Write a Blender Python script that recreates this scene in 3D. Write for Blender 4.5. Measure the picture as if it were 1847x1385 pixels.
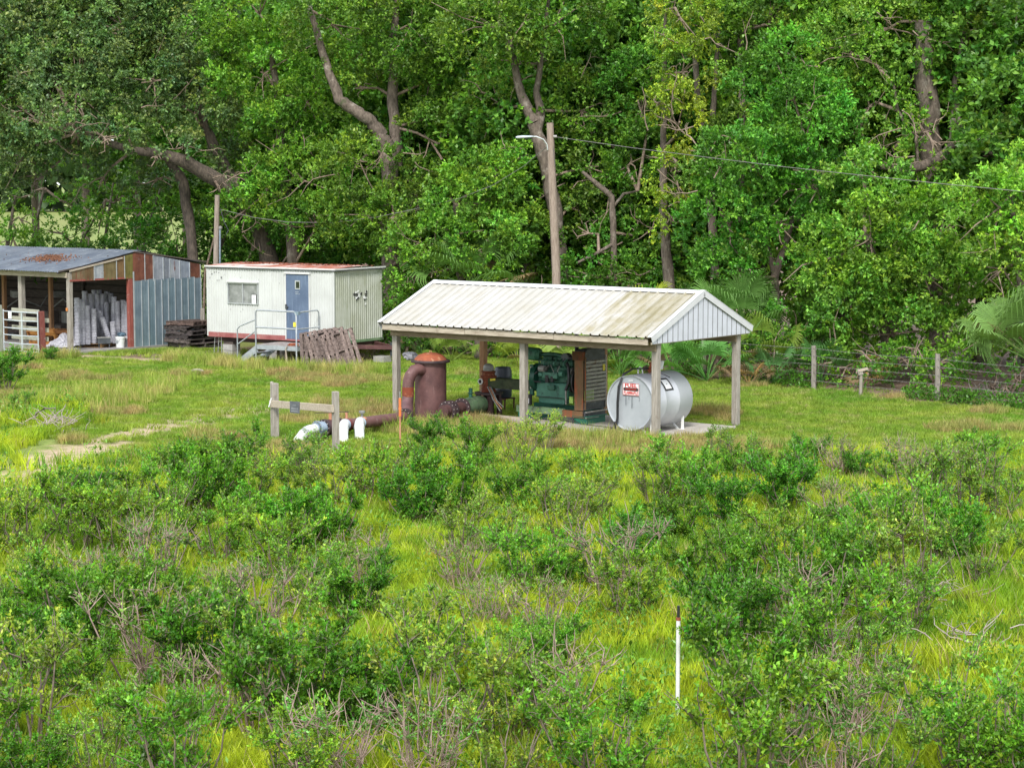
import bpy, math, random
import numpy as np
from mathutils import Vector, Matrix, Quaternion

# ------------------------------------------------------------------ camera, sky, sun, exposure
scene = bpy.context.scene
for o in list(bpy.data.objects):
    bpy.data.objects.remove(o)
C = scene.collection
R = math.radians
FPX, CAM_H, PITCH = 3591.0, 5.5, math.atan(362.5 / 3591.0)
cam_data = bpy.data.cameras.new('camera')
cam_data.sensor_fit = 'HORIZONTAL'; cam_data.sensor_width = 36.0; cam_data.lens = 70.0
cam_data.clip_start = 0.1; cam_data.clip_end = 6000
cam = bpy.data.objects.new('camera', cam_data); C.objects.link(cam)
cam.location = (0, 0, CAM_H); cam.rotation_euler = (math.pi / 2 - PITCH, 0, 0)
scene.camera = cam

SUN_DIR = Vector((-0.10, -0.80, 0.80)).normalized()
sun_el = math.asin(SUN_DIR.z); sun_az = math.atan2(SUN_DIR.x, SUN_DIR.y)
world = bpy.data.worlds.new('World'); scene.world = world; world.use_nodes = True
wn, wl = world.node_tree.nodes, world.node_tree.links
wn.clear()
w_out = wn.new('ShaderNodeOutputWorld'); w_bg = wn.new('ShaderNodeBackground')
w_bg.inputs['Strength'].default_value = 0.135
sky = wn.new('ShaderNodeTexSky'); sky.sky_type = 'NISHITA'; sky.sun_disc = False
sky.sun_elevation = sun_el; sky.sun_rotation = sun_az
w_tc = wn.new('ShaderNodeTexCoord'); w_mp = wn.new('ShaderNodeMapping'); w_mp.inputs['Scale'].default_value = (1.2, 1.2, 4.0)
w_n = wn.new('ShaderNodeTexNoise'); w_n.inputs['Scale'].default_value = 2.2; w_n.inputs['Detail'].default_value = 6
w_r = wn.new('ShaderNodeValToRGB')
w_r.color_ramp.elements[0].position = 0.3; w_r.color_ramp.elements[0].color = (5.6, 5.9, 6.4, 1)
w_r.color_ramp.elements[1].position = 0.75; w_r.color_ramp.elements[1].color = (8.4, 8.5, 8.7, 1)
w_mx = wn.new('ShaderNodeMix'); w_mx.data_type = 'RGBA'; w_mx.inputs[0].default_value = 0.86
wl.new(w_tc.outputs['Generated'], w_mp.inputs['Vector']); wl.new(w_mp.outputs[0], w_n.inputs['Vector'])
wl.new(w_n.outputs['Fac'], w_r.inputs['Fac']); wl.new(sky.outputs[0], w_mx.inputs[6]); wl.new(w_r.outputs[0], w_mx.inputs[7])
wl.new(w_mx.outputs[2], w_bg.inputs['Color']); wl.new(w_bg.outputs[0], w_out.inputs['Surface'])
sd = bpy.data.lights.new('sun', 'SUN'); sd.energy = 2.3; sd.angle = R(14); sd.color = (1.0, 0.96, 0.9)
sun = bpy.data.objects.new('sun', sd); C.objects.link(sun)
sun.rotation_euler = SUN_DIR.to_track_quat('Z', 'Y').to_euler(); sun.location = (20, -30, 60)
scene.view_settings.view_transform = 'Standard'; scene.view_settings.look = 'None'
scene.view_settings.exposure = 0.88; scene.view_settings.gamma = 1.0
scene.view_settings.use_curve_mapping = False
scene.render.engine = 'CYCLES'
scene.cycles.max_bounces = 5; scene.cycles.diffuse_bounces = 3; scene.cycles.transparent_max_bounces = 8
scene.cycles.use_denoising = True

# ------------------------------------------------------------------ photo geometry helpers
CAM = Vector((0, 0, CAM_H))
FWD = Vector((0, math.cos(PITCH), -math.sin(PITCH))); UPV = Vector((0, math.sin(PITCH), math.cos(PITCH)))
def ray(px, py):
    return FWD + Vector((1, 0, 0)) * ((px - 923.5) / FPX) + UPV * ((692.5 - py) / FPX)
def G(px, py, z=0.0):                       # point on the level z seen at a pixel of the photograph
    r = ray(px, py); t = (z - CAM_H) / r.z
    return CAM + r * t
def W(px, py, d):                           # point at depth y = d
    r = ray(px, py); return CAM + r * (d / r.y)
def onplane(px, py, p0, n):
    r = ray(px, py); t = (p0 - CAM).dot(n) / r.dot(n); return CAM + r * t

# ------------------------------------------------------------------ object helpers
def tag(o, label=None, cat=None, group=None, kind=None):
    if label: o['label'] = label
    if cat: o['category'] = cat
    if group: o['group'] = group
    if kind: o['kind'] = kind
    return o
def root(name, label, cat, loc=(0, 0, 0), rz=0.0, group=None):
    o = bpy.data.objects.new(name, None); C.objects.link(o)
    o.location = loc; o.rotation_euler = (0, 0, rz); o.empty_display_size = 0.2
    return tag(o, label, cat, group)
def copy_tree(o, parent=None):
    c = o.copy(); C.objects.link(c); c.parent = parent
    for ch in o.children: copy_tree(ch, c)
    return c
def inst(name, mesh, parent, loc=(0, 0, 0), rot=(0, 0, 0), scale=None, color=None):
    o = bpy.data.objects.new(name, mesh); C.objects.link(o); o.parent = parent
    o.location = loc; o.rotation_euler = rot
    if scale is not None: o.scale = scale if hasattr(scale, '__len__') else (scale,) * 3
    if color is not None: o.color = (*color, 1)
    return o

class MB:
    def __init__(s): s.v = []; s.f = []; s.sm = []
    def quadf(s, pts, smooth=False):
        b = len(s.v); s.v += [tuple(p) for p in pts]; s.f.append(tuple(range(b, b + len(pts)))); s.sm.append(smooth); return s
    def box(s, c, size, rot=None, taper=1.0):
        b = len(s.v); hx, hy, hz = size[0] / 2, size[1] / 2, size[2] / 2
        M = rot if isinstance(rot, Matrix) else (Matrix.Rotation(rot, 3, 'Z') if rot else None)
        for z in (-1, 1):
            k = taper if z > 0 else 1.0
            for x, y in ((-1, -1), (1, -1), (1, 1), (-1, 1)):
                p = Vector((x * hx * k, y * hy * k, z * hz))
                if M: p = M @ p
                s.v.append((c[0] + p.x, c[1] + p.y, c[2] + p.z))
        for f in ((3, 2, 1, 0), (4, 5, 6, 7), (0, 1, 5, 4), (1, 2, 6, 5), (2, 3, 7, 6), (3, 0, 4, 7)):
            s.f.append(tuple(b + i for i in f)); s.sm.append(False)
        return s
    def beam(s, p0, p1, w, h, up=(0, 0, 1)):      # rectangular bar between two points, w across, h along 'up'
        p0, p1, up = Vector(p0), Vector(p1), Vector(up)
        d = (p1 - p0).normalized(); sd_ = d.cross(up)
        if sd_.length < 1e-4: sd_ = d.cross(Vector((1, 0, 0)))
        sd_.normalize(); u = sd_.cross(d).normalized()
        b = len(s.v)
        for p in (p0, p1):
            for a, c in ((-1, -1), (1, -1), (1, 1), (-1, 1)):
                s.v.append(tuple(p + sd_ * a * w / 2 + u * c * h / 2))
        for f in ((0, 1, 2, 3), (7, 6, 5, 4), (1, 0, 4, 5), (2, 1, 5, 6), (3, 2, 6, 7), (0, 3, 7, 4)):
            s.f.append(tuple(b + i for i in f)); s.sm.append(False)
        return s
    def tube(s, path, r, n=8, caps=True):
        P = [Vector(p) for p in path]; rr = r if hasattr(r, '__len__') else [r] * len(P)
        nrm = None; rings = []
        for i, p in enumerate(P):
            t = (P[min(i + 1, len(P) - 1)] - P[max(i - 1, 0)]).normalized()
            if nrm is None:
                nrm = t.cross(Vector((0, 0, 1)))
                if nrm.length < 1e-3: nrm = Vector((1, 0, 0))
            nrm = (nrm - t * nrm.dot(t)).normalized(); bi = t.cross(nrm)
            b = len(s.v); rings.append(b)
            for k in range(n):
                a = 2 * math.pi * k / n
                s.v.append(tuple(p + (nrm * math.cos(a) + bi * math.sin(a)) * rr[i]))
        for i in range(len(P) - 1):
            a, b = rings[i], rings[i + 1]
            for k in range(n):
                k2 = (k + 1) % n
                s.f.append((a + k, a + k2, b + k2, b + k)); s.sm.append(True)
        if caps:
            for i, rev in ((0, True), (len(P) - 1, False)):
                if rr[i] < 1e-4: continue
                ring = [s.v[rings[i] + k] for k in range(n)]
                if rev: ring = ring[::-1]
                s.quadf(ring)
        return s
    def cyl(s, p0, p1, r, n=12): return s.tube([p0, p1], r, n)
    def lathe(s, prof, c=(0, 0, 0), n=20, axis=None):
        q = Vector((0, 0, 1)).rotation_difference(Vector(axis).normalized()) if axis is not None else None
        rings = []
        for r_, z in prof:
            rings.append(len(s.v))
            for k in range(n):
                a = 2 * math.pi * k / n; p = Vector((r_ * math.cos(a), r_ * math.sin(a), z))
                if q: p = q @ p
                s.v.append((c[0] + p.x, c[1] + p.y, c[2] + p.z))
        for a, b in zip(rings, rings[1:]):
            for k in range(n):
                k2 = (k + 1) % n
                s.f.append((a + k, a + k2, b + k2, b + k)); s.sm.append(False)
        return s
    def sheet(s, O, A, N, V, prof, lo, hi):       # profiled sheet: prof = [(a, h)], runs along V from lo(a) to hi(a)
        O, A, N, V = Vector(O), Vector(A), Vector(N), Vector(V); b = len(s.v)
        for a, h in prof:
            l = lo(a) if callable(lo) else lo; u = hi(a) if callable(hi) else hi
            s.v.append(tuple(O + A * a + N * h + V * l)); s.v.append(tuple(O + A * a + N * h + V * u))
        for i in range(len(prof) - 1):
            k = b + 2 * i; s.f.append((k, k + 2, k + 3, k + 1)); s.sm.append(False)
        return s
    def mesh(s, name, m):
        me = bpy.data.meshes.new(name); me.from_pydata(s.v, [], s.f)
        me.polygons.foreach_set('use_smooth', s.sm); me.materials.append(m); me.update(); return me
    def build(s, name, m, parent=None, bevel=0.0, color=None, label=None, loc=(0, 0, 0), rot=(0, 0, 0)):
        o = inst(name, s.mesh(name, m), parent, loc, rot, None, color)
        if label: o['label'] = label
        if bevel:
            b = o.modifiers.new('bevel', 'BEVEL'); b.width = bevel; b.segments = 2; b.limit_method = 'ANGLE'
        return o

def ribs(w, pitch, rw, h, start=0.0):             # flat sheet with trapezoid ribs
    pts = [(0.0, 0.0)]; a = start
    while a < w + 1e-6:
        for da, hh in ((-rw / 2 - h * .5, 0), (-rw / 2, h), (rw / 2, h), (rw / 2 + h * .5, 0)):
            x = min(max(a + da, 0), w)
            if x >= pts[-1][0]: pts.append((x, hh))
        a += pitch
    if pts[-1][0] < w: pts.append((w, 0.0))
    return pts
def wavy(w, pitch, h, k=4):
    n = int(w / pitch * k); return [(w * i / n, h * math.sin(2 * math.pi * i / k)) for i in range(n + 1)]

# ------------------------------------------------------------------ materials
def mat(name, c1, c2=None, scale=3.0, rough=0.7, metal=0.0, bump=0.0, stretch=(1, 1, 1), spots=None, spots2=None, detail=6, spec=0.5, bscale=None, ramp=(0.35, 0.65)):
    m = bpy.data.materials.new(name); m.use_nodes = True
    nt = m.node_tree; N, L = nt.nodes, nt.links; N.clear()
    out = N.new('ShaderNodeOutputMaterial'); bs = N.new('ShaderNodeBsdfPrincipled'); L.new(bs.outputs[0], out.inputs['Surface'])
    bs.inputs['Roughness'].default_value = rough; bs.inputs['Metallic'].default_value = metal
    bs.inputs['Specular IOR Level'].default_value = spec
    tc = N.new('ShaderNodeTexCoord'); oi = N.new('ShaderNodeObjectInfo')
    ad = N.new('ShaderNodeVectorMath'); ad.operation = 'ADD'
    ml = N.new('ShaderNodeMath'); ml.operation = 'MULTIPLY'; ml.inputs[1].default_value = 37.0
    L.new(oi.outputs['Random'], ml.inputs[0]); L.new(tc.outputs['Object'], ad.inputs[0]); L.new(ml.outputs[0], ad.inputs[1])
    mp = N.new('ShaderNodeMapping'); mp.inputs['Scale'].default_value = stretch; L.new(ad.outputs[0], mp.inputs['Vector'])
    n1 = N.new('ShaderNodeTexNoise'); n1.inputs['Scale'].default_value = scale; n1.inputs['Detail'].default_value = detail; n1.inputs['Roughness'].default_value = 0.65
    L.new(mp.outputs[0], n1.inputs['Vector'])
    def mix(fac, a, b, mode='MIX'):
        x = N.new('ShaderNodeMix'); x.data_type = 'RGBA'; x.blend_type = mode
        for i, s_ in ((0, fac), (6, a), (7, b)):
            if hasattr(s_, 'links'): L.new(s_, x.inputs[i])
            elif i == 0: x.inputs[0].default_value = s_
            else: x.inputs[i].default_value = (*s_, 1)
        return x.outputs[2]
    def rampf(src, a, b):
        r_ = N.new('ShaderNodeMapRange'); r_.inputs['From Min'].default_value = a; r_.inputs['From Max'].default_value = b
        L.new(src, r_.inputs['Value']); return r_.outputs['Result']
    col = mix(rampf(n1.outputs['Fac'], *ramp), c1, c2 or c1)
    for k, sp in enumerate((spots, spots2)):
        if sp:
            sc_, (a, b), cc = sp[:3]; st = sp[3] if len(sp) > 3 else (1, 1, 1)
            mp2 = N.new('ShaderNodeMapping'); mp2.inputs['Scale'].default_value = st; mp2.inputs['Location'].default_value = (5.3 * k + 2, 1.7, 3.1); L.new(ad.outputs[0], mp2.inputs['Vector'])
            n2 = N.new('ShaderNodeTexNoise'); n2.inputs['Scale'].default_value = sc_; n2.inputs['Detail'].default_value = 7; n2.inputs['Roughness'].default_value = 0.7
            L.new(mp2.outputs[0], n2.inputs['Vector']); col = mix(rampf(n2.outputs['Fac'], a, b), col, cc)
    col = mix(1.0, col, oi.outputs['Color'], 'MULTIPLY')
    L.new(col, bs.inputs['Base Color'])
    if bump:
        bp = N.new('ShaderNodeBump'); bp.inputs['Strength'].default_value = bump; bp.inputs['Distance'].default_value = 0.02
        if bscale:
            n3 = N.new('ShaderNodeTexNoise'); n3.inputs['Scale'].default_value = bscale; n3.inputs['Detail'].default_value = 4
            L.new(mp.outputs[0], n3.inputs['Vector']); L.new(n3.outputs['Fac'], bp.inputs['Height'])
        else: L.new(n1.outputs['Fac'], bp.inputs['Height'])
        L.new(bp.outputs[0], bs.inputs['Normal'])
    return m

def leaf_mat(name, transl=0.35, rough=0.45, attr=True, base=(.06, .12, .02), world_var=None):
    m = bpy.data.materials.new(name); m.use_nodes = True
    nt = m.node_tree; N, L = nt.nodes, nt.links; N.clear()
    out = N.new('ShaderNodeOutputMaterial'); bs = N.new('ShaderNodeBsdfPrincipled'); tr = N.new('ShaderNodeBsdfTranslucent')
    mx = N.new('ShaderNodeMixShader'); mx.inputs[0].default_value = transl
    bs.inputs['Roughness'].default_value = rough; bs.inputs['Specular IOR Level'].default_value = 0.35
    oi = N.new('ShaderNodeObjectInfo')
    if attr:
        at = N.new('ShaderNodeAttribute'); at.attribute_name = 'tint'; src = at.outputs['Color']
    else:
        rg = N.new('ShaderNodeRGB'); rg.outputs[0].default_value = (*base, 1); src = rg.outputs[0]
    if world_var:                                  # patches of differently coloured grass over the field
        ge = N.new('ShaderNodeNewGeometry')
        for sc_, (a, b), cc in world_var:
            n = N.new('ShaderNodeTexNoise'); n.inputs['Scale'].default_value = sc_; n.inputs['Detail'].default_value = 5; L.new(ge.outputs['Position'], n.inputs['Vector'])
            mr = N.new('ShaderNodeMapRange'); mr.inputs['From Min'].default_value = a; mr.inputs['From Max'].default_value = b; L.new(n.outputs['Fac'], mr.inputs['Value'])
            x = N.new('ShaderNodeMix'); x.data_type = 'RGBA'; L.new(mr.outputs[0], x.inputs[0]); L.new(src, x.inputs[6]); x.inputs[7].default_value = (*cc, 1); src = x.outputs[2]
        hs = N.new('ShaderNodeHueSaturation'); mr = N.new('ShaderNodeMapRange'); mr.inputs['To Min'].default_value = 0.6; mr.inputs['To Max'].default_value = 1.45
        L.new(oi.outputs['Random'], mr.inputs['Value']); L.new(mr.outputs[0], hs.inputs['Value']); L.new(src, hs.inputs['Color']); src = hs.outputs[0]
    x = N.new('ShaderNodeMix'); x.data_type = 'RGBA'; x.blend_type = 'MULTIPLY'; x.inputs[0].default_value = 1
    L.new(src, x.inputs[6]); L.new(oi.outputs['Color'], x.inputs[7])
    L.new(x.outputs[2], bs.inputs['Base Color'])
    y = N.new('ShaderNodeMix'); y.data_type = 'RGBA'; y.blend_type = 'MULTIPLY'; y.inputs[0].default_value = 1
    y.inputs[7].default_value = (1.25, 1.3, 0.55, 1); L.new(x.outputs[2], y.inputs[6]); L.new(y.outputs[2], tr.inputs['Color'])
    L.new(bs.outputs[0], mx.inputs[1]); L.new(tr.outputs[0], mx.inputs[2]); L.new(mx.outputs[0], out.inputs['Surface'])
    return m

M = {}
M['post'] = mat('weathered_post_wood', (.2, .18, .15), (.37, .34, .3), 4, .9, bump=.6, stretch=(9, 9, .8), spots=(3, (.6, .75), (.16, .12, .09)), spots2=(2, (.62, .8), (.55, .5, .44), (5, 5, .5)))
M['brownpost'] = mat('treated_brown_post_wood', (.22, .11, .055), (.36, .2, .1), 4, .85, bump=.5, stretch=(8, 8, .8))
M['board'] = mat('weathered_board_wood', (.3, .25, .19), (.48, .42, .34), 4, .9, bump=.5, stretch=(.8, 9, 9), spots=(2, (.58, .75), (.18, .13, .1)))
M['pallet'] = mat('old_pallet_wood', (.05, .038, .034), (.17, .135, .118), 5, .9, bump=.6, stretch=(3, 3, 3), spots=(4, (.6, .72), (.4, .34, .31)))
M['palletwarm'] = mat('orange_pallet_wood', (.3, .12, .03), (.5, .24, .06), 5, .85, bump=.4, spots=(4, (.55, .7), (.14, .06, .03)))
M['poleb'] = mat('utility_pole_wood', (.2, .15, .12), (.36, .29, .24), 5, .95, bump=.8, stretch=(12, 12, .7), spots=(3, (.55, .7), (.11, .08, .06), (8, 8, .6)))
M['roofw'] = mat('white_roof_metal', (.41, .405, .385), (.375, .365, .335), 2.5, .5, .05, spots=(1.6, (.5, .95), (.33, .3, .22), (1, 1, 1)), spots2=(20, (.68, .8), (.3, .25, .17)), spec=.5)
M['roofdirty'] = mat('algae_stained_roof_metal', (.38, .37, .33), (.3, .27, .18), 2.2, .45, .1, spots=(2.0, (.42, .75), (.2, .175, .08), (3, .6, .6)), spots2=(20, (.68, .8), (.3, .25, .17)))
M['trimw'] = mat('white_trim_metal', (.6, .61, .63), (.54, .55, .56), 3, .4, .1)
M['gable'] = mat('white_gable_siding', (.58, .6, .67), (.5, .52, .57), 3, .45, .1)
M['ribshadow'] = mat('painted_rib_shadow', (.09, .09, .09), None, 3, .8)  # dark colour for the rib shadow lines painted onto the gable
M['galvroof'] = mat('galvanised_roof_sheet', (.15, .18, .24), (.25, .285, .34), 1.5, .42, .45, bump=.1, spots=(2.5, (.62, .74), (.17, .09, .06)), spots2=(6, (.56, .75), (.5, .54, .6), (1, .3, 1)))
M['galv'] = mat('galvanised_wall_sheet', (.3, .33, .38), (.48, .5, .54), 3, .45, .4, spots=(2.0, (.6, .68), (.2, .06, .03), (2, 2, .7)), spots2=(9, (.6, .8), (.2, .22, .26)))
M['rust'] = mat('rusted_wall_sheet', (.1, .035, .025), (.2, .08, .05), 4, .85, .1, bump=.2, spots=(3, (.6, .72), (.32, .3, .3)))
M['rusty'] = mat('yellow_rusted_sheet', (.12, .085, .045), (.2, .15, .085), 4, .8, .1, bump=.2, spots=(3, (.55, .66), (.17, .05, .03), (3, 3, .6)), spots2=(4, (.66, .74), (.5, .5, .45)))
M['blue'] = mat('blue_grey_wall_sheet', (.15, .205, .255), (.22, .285, .34), 2, .5, .3, spots=(3, (.55, .75), (.27, .34, .38), (1, 1, .5)), spots2=(7, (.66, .74), (.08, .11, .13)))
M['seam'] = mat('pale_seam_edge', (.5, .53, .55), (.36, .4, .42), 6, .5, .3)
M['redpost'] = mat('red_brown_painted_wood', (.2, .045, .035), (.3, .09, .07), 5, .8, bump=.3, stretch=(6, 6, 1), spots=(6, (.6, .7), (.35, .3, .27)))
M['trailer'] = mat('off_white_trailer_siding', (.56, .58, .565), (.48, .495, .48), 1.3, .5, .05, spots=(3, (.6, .85), (.36, .39, .33), (5, 5, .35)), spots2=(14, (.73, .76), (.15, .16, .15)))
M['trailerend'] = mat('mildewed_trailer_siding', (.45, .47, .42), (.34, .36, .28), 1.5, .6, .05, spots=(2.5, (.5, .8), (.24, .26, .17), (6, 6, .3)), spots2=(8, (.72, .77), (.12, .12, .1)))
M['trimred'] = mat('faded_red_trim', (.23, .06, .06), (.33, .13, .12), 3, .7, spots=(5, (.6, .75), (.4, .34, .32), (3, 3, 1)))
M['door'] = mat('faded_blue_door', (.075, .11, .18), (.11, .155, .235), 2, .5, spots=(3, (.55, .8), (.24, .31, .42), (5, 5, .4)), spots2=(12, (.7, .76), (.45, .48, .5)))
M['alu'] = mat('aluminium', (.42, .44, .46), (.55, .57, .58), 8, .4, .6)
M['rail'] = mat('grey_painted_rail', (.32, .35, .38), (.44, .47, .5), 8, .45, .4, spots=(9, (.66, .74), (.2, .12, .08)))
M['treadw'] = mat('worn_step_board', (.3, .28, .27), (.16, .13, .12), 5, .8, spots=(5, (.6, .7), (.32, .15, .05)))
M['pane'] = mat('dusty_window_glass', (.13, .14, .14), (.3, .31, .31), 3, .12, 0, spec=.8)
M['darkglass'] = mat('dark_glass', (.015, .02, .018), None, 3, .08, spec=.9)
M['concrete'] = mat('pale_concrete', (.34, .31, .28), (.44, .41, .37), 4, .9, bump=.3, spots=(1.5, (.5, .75), (.22, .19, .16)))
M['block'] = mat('concrete_block', (.28, .27, .26), (.38, .37, .35), 12, .95, bump=.4)
M['pvc'] = mat('white_pvc', (.68, .7, .71), (.62, .63, .63), 4, .3, spots=(5, (.62, .8), (.42, .38, .3)))
M['steel'] = mat('purple_brown_rusted_steel', (.085, .038, .038), (.155, .075, .07), 3, .6, .15, bump=.15, spots=(3, (.6, .75), (.3, .2, .19), (4, 4, .6)), spots2=(9, (.68, .76), (.35, .11, .05)))
M['rustorange'] = mat('orange_rust', (.34, .095, .04), (.22, .06, .032), 6, .8, .1, bump=.3, spots=(7, (.55, .66), (.5, .28, .16)), spots2=(5, (.62, .7), (.12, .05, .04)))
M['flange'] = mat('black_rusted_flange', (.035, .025, .03), (.08, .05, .05), 8, .6, .3)
M['bolt'] = mat('bright_bolt_head', (.5, .45, .43), (.35, .3, .28), 8, .4, .5)
M['rustcol'] = mat('rust_streaked_radiator_side', (.13, .08, .04), (.21, .12, .055), 3, .7, .2, spots=(3, (.5, .65), (.3, .08, .03), (4, 4, .8)), spots2=(6, (.6, .72), (.1, .07, .05)))
M['greenp'] = mat('green_engine_paint', (.04, .14, .1), (.075, .215, .155), 5, .42, .1, spots=(5, (.55, .7), (.012, .03, .025)), spots2=(9, (.68, .76), (.25, .36, .3)))
M['greend'] = mat('oily_dark_green_paint', (.018, .075, .055), (.05, .16, .11), 9, .35, .2, spots=(9, (.52, .62), (.008, .012, .012)), spots2=(12, (.68, .75), (.22, .3, .27)))
M['greenbox'] = mat('dark_green_steel_base', (.015, .11, .075), (.025, .16, .1), 4, .4, .1, spots=(5, (.62, .72), (.03, .03, .02)))
M['mossy'] = mat('mossy_green_steel', (.1, .2, .09), (.19, .26, .15), 7, .8, bump=.3, spots=(5, (.5, .65), (.06, .08, .05)), spots2=(9, (.66, .72), (.2, .07, .03)))
M['black'] = mat('black_rubber', (.012, .012, .014), (.03, .03, .033), 8, .45)
M['drum'] = mat('blue_black_plastic_drum', (.04, .05, .075), (.07, .085, .11), 3, .4, spots=(4, (.6, .8), (.1, .11, .13), (1, 1, .5)))
M['darkmetal'] = mat('dark_metal', (.05, .055, .065), (.1, .11, .125), 5, .4, .4, spots=(8, (.62, .72), (.25, .27, .3)))
M['greymetal'] = mat('grey_cast_metal', (.2, .2, .19), (.33, .33, .31), 7, .5, .3, spots=(5, (.6, .7), (.14, .09, .06)))
M['mesh'] = mat('galvanised_guard_wire', (.34, .33, .31), (.5, .49, .46), 9, .4, .5, spots=(3, (.55, .7), (.22, .12, .07)))
M['tank'] = mat('silver_tank_paint', (.47, .49, .52), (.54, .56, .59), 1.6, .38, .15, spots=(3, (.56, .85), (.38, .4, .43), (1, 1, .4)), spots2=(11, (.7, .76), (.15, .15, .16), (1, 1, 3)), spec=.5)
M['tankend'] = mat('grey_tank_end_paint', (.34, .37, .4), (.42, .45, .48), 1.5, .5, .15, spots=(4, (.6, .85), (.2, .23, .26)), spots2=(10, (.71, .76), (.1, .1, .11)))
M['white'] = mat('white_paint', (.75, .76, .76), (.65, .65, .63), 6, .5)
M['paper'] = mat('white_paper', (.72, .73, .74), None, 6, .7)
M['ink'] = mat('black_ink', (.02, .02, .02), None, 6, .6)
M['inkgrey'] = mat('faded_grey_ink', (.3, .32, .34), None, 6, .6)
M['redink'] = mat('red_sign_print', (.5, .025, .015), None, 6, .5)
M['yellow'] = mat('yellow_tag', (.75, .65, .06), (.6, .5, .04), 8, .5)
M['lime'] = mat('lime_green_decal', (.38, .6, .12), (.3, .5, .1), 6, .5)
M['orange'] = mat('orange_marker_paint', (.75, .2, .05), (.6, .15, .04), 6, .6, spots=(12, (.6, .7), (.6, .45, .35)))
M['rustrod'] = mat('rusty_rod', (.36, .15, .08), (.5, .26, .16), 12, .8)
M['slate'] = mat('grey_weathered_plaque', (.07, .078, .09), (.13, .14, .16), 9, .7)
M['steelblue'] = mat('blue_steel_coupling', (.2, .28, .36), (.36, .43, .5), 9, .35, .5)
M['pot'] = mat('pale_plastic_pots', (.46, .46, .51), (.27, .27, .31), 5, .55, spots=(8, (.55, .7), (.24, .24, .27)))
M['tarp'] = mat('white_plastic_sheeting', (.3, .3, .34), (.44, .44, .48), 5, .45, spots=(6, (.6, .72), (.2, .2, .24)))
M['floor'] = mat('dusty_shed_floor', (.2, .19, .18), (.28, .265, .25), 3, .9, bump=.2)
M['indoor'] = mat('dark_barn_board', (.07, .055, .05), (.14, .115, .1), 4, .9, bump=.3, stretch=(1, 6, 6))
M['bark'] = mat('grey_brown_bark', (.075, .058, .047), (.2, .16, .13), 5, .95, bump=1, stretch=(3, 3, 1), spots=(3, (.55, .7), (.34, .3, .26)), spots2=(1.5, (.6, .7), (.06, .09, .03)))
M['barkd'] = mat('dark_oak_bark', (.05, .04, .033), (.15, .12, .095), 5, .95, bump=1, stretch=(3, 3, 1))
M['twig'] = mat('bush_stem_wood', (.11, .08, .06), (.25, .2, .165), 9, .9, bump=.3)
M['deadtwig'] = mat('dead_grey_twigs', (.3, .24, .22), (.42, .36, .34), 9, .9)
M['vine'] = mat('dry_hanging_vine', (.2, .15, .09), (.32, .26, .17), 9, .9)
M['litter'] = mat('brown_leaf_litter', (.14, .06, .035), (.24, .115, .065), 14, .95, bump=.3)
M['blackplastic'] = mat('dull_black_pipe', (.03, .03, .03), (.06, .055, .05), 8, .5)
M['rock'] = mat('pale_stone', (.33, .3, .26), (.42, .39, .34), 5, .95, bump=.4)
M['leaf'] = leaf_mat('tree_leaves', .28, .42)
M['bleaf'] = leaf_mat('bush_leaves', .3, .4)
M['frond'] = leaf_mat('palm_frond', .2, .6)
M['wire'] = mat('fence_wire', (.17, .16, .155), (.26, .25, .24), 9, .5, .4)

# ------------------------------------------------------------------ ground (one sheet to the horizon)
rng = np.random.default_rng(7)
random.seed(5)
def seg_dist(x, y, pts):
    d = np.full(x.shape, 1e9)
    for a, b in zip(pts, pts[1:]):
        ax, ay = a[0], a[1]; bx, by = b[0] - ax, b[1] - ay; L2 = bx * bx + by * by
        t = np.clip(((x - ax) * bx + (y - ay) * by) / L2, 0, 1)
        d = np.minimum(d, np.hypot(x - ax - t * bx, y - ay - t * by))
    return d
def vnoise(x, y, s, seed=0):                     # cheap smooth value noise
    x = x / s + seed * 17.3; y = y / s + seed * 5.1
    xi, yi = np.floor(x), np.floor(y); fx, fy = x - xi, y - yi
    h = lambda a, b: np.modf(np.abs(np.sin(a * 127.1 + b * 311.7 + seed) * 43758.5453))[0]
    fx = fx * fx * (3 - 2 * fx); fy = fy * fy * (3 - 2 * fy)
    return (h(xi, yi) * (1 - fx) + h(xi + 1, yi) * fx) * (1 - fy) + (h(xi, yi + 1) * (1 - fx) + h(xi + 1, yi + 1) * fx) * fy
def sm(a, b, x): t = np.clip((x - a) / (b - a), 0, 1); return t * t * (3 - 2 * t)
TRACK = [G(-160, 905), G(0, 862), G(90, 832), G(185, 797), G(250, 779), G(292, 769)]
TRACK2 = [G(292, 769), G(345, 756), G(440, 742), G(520, 730)]
CARX = Vector((math.cos(R(-37.5)), math.sin(R(-37.5)), 0)); CARY = Vector((math.cos(R(52.5)), math.sin(R(52.5)), 0))
CAR0 = G(1183, 795)
SHX = Vector((math.cos(R(-38)), math.sin(R(-38)), 0)); SHY = Vector((math.cos(R(52)), math.sin(R(52)), 0))
SH0 = G(127, 637)
TRX = Vector((math.cos(R(-33)), math.sin(R(-33)), 0)); TRY = Vector((math.cos(R(57)), math.sin(R(57)), 0))
TR0 = onplane(603, 622, Vector((0, 60.6, 0)), Vector((0, 1, 0))); TR0.z = 0
def local(x, y, o, X, Y):
    return (x - o.x) * X.x + (y - o.y) * X.y, (x - o.x) * Y.x + (y - o.y) * Y.y
def inrect(x, y, o, X, Y, x0, x1, y0, y1, soft=0.15):
    a, b = local(x, y, o, X, Y)
    return sm(-soft, soft, np.minimum(np.minimum(a - x0, x1 - a), np.minimum(b - y0, y1 - b)))
F0, F1 = G(1467, 699), G(1690, 722)
FD = (F1 - F0).normalized()
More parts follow.
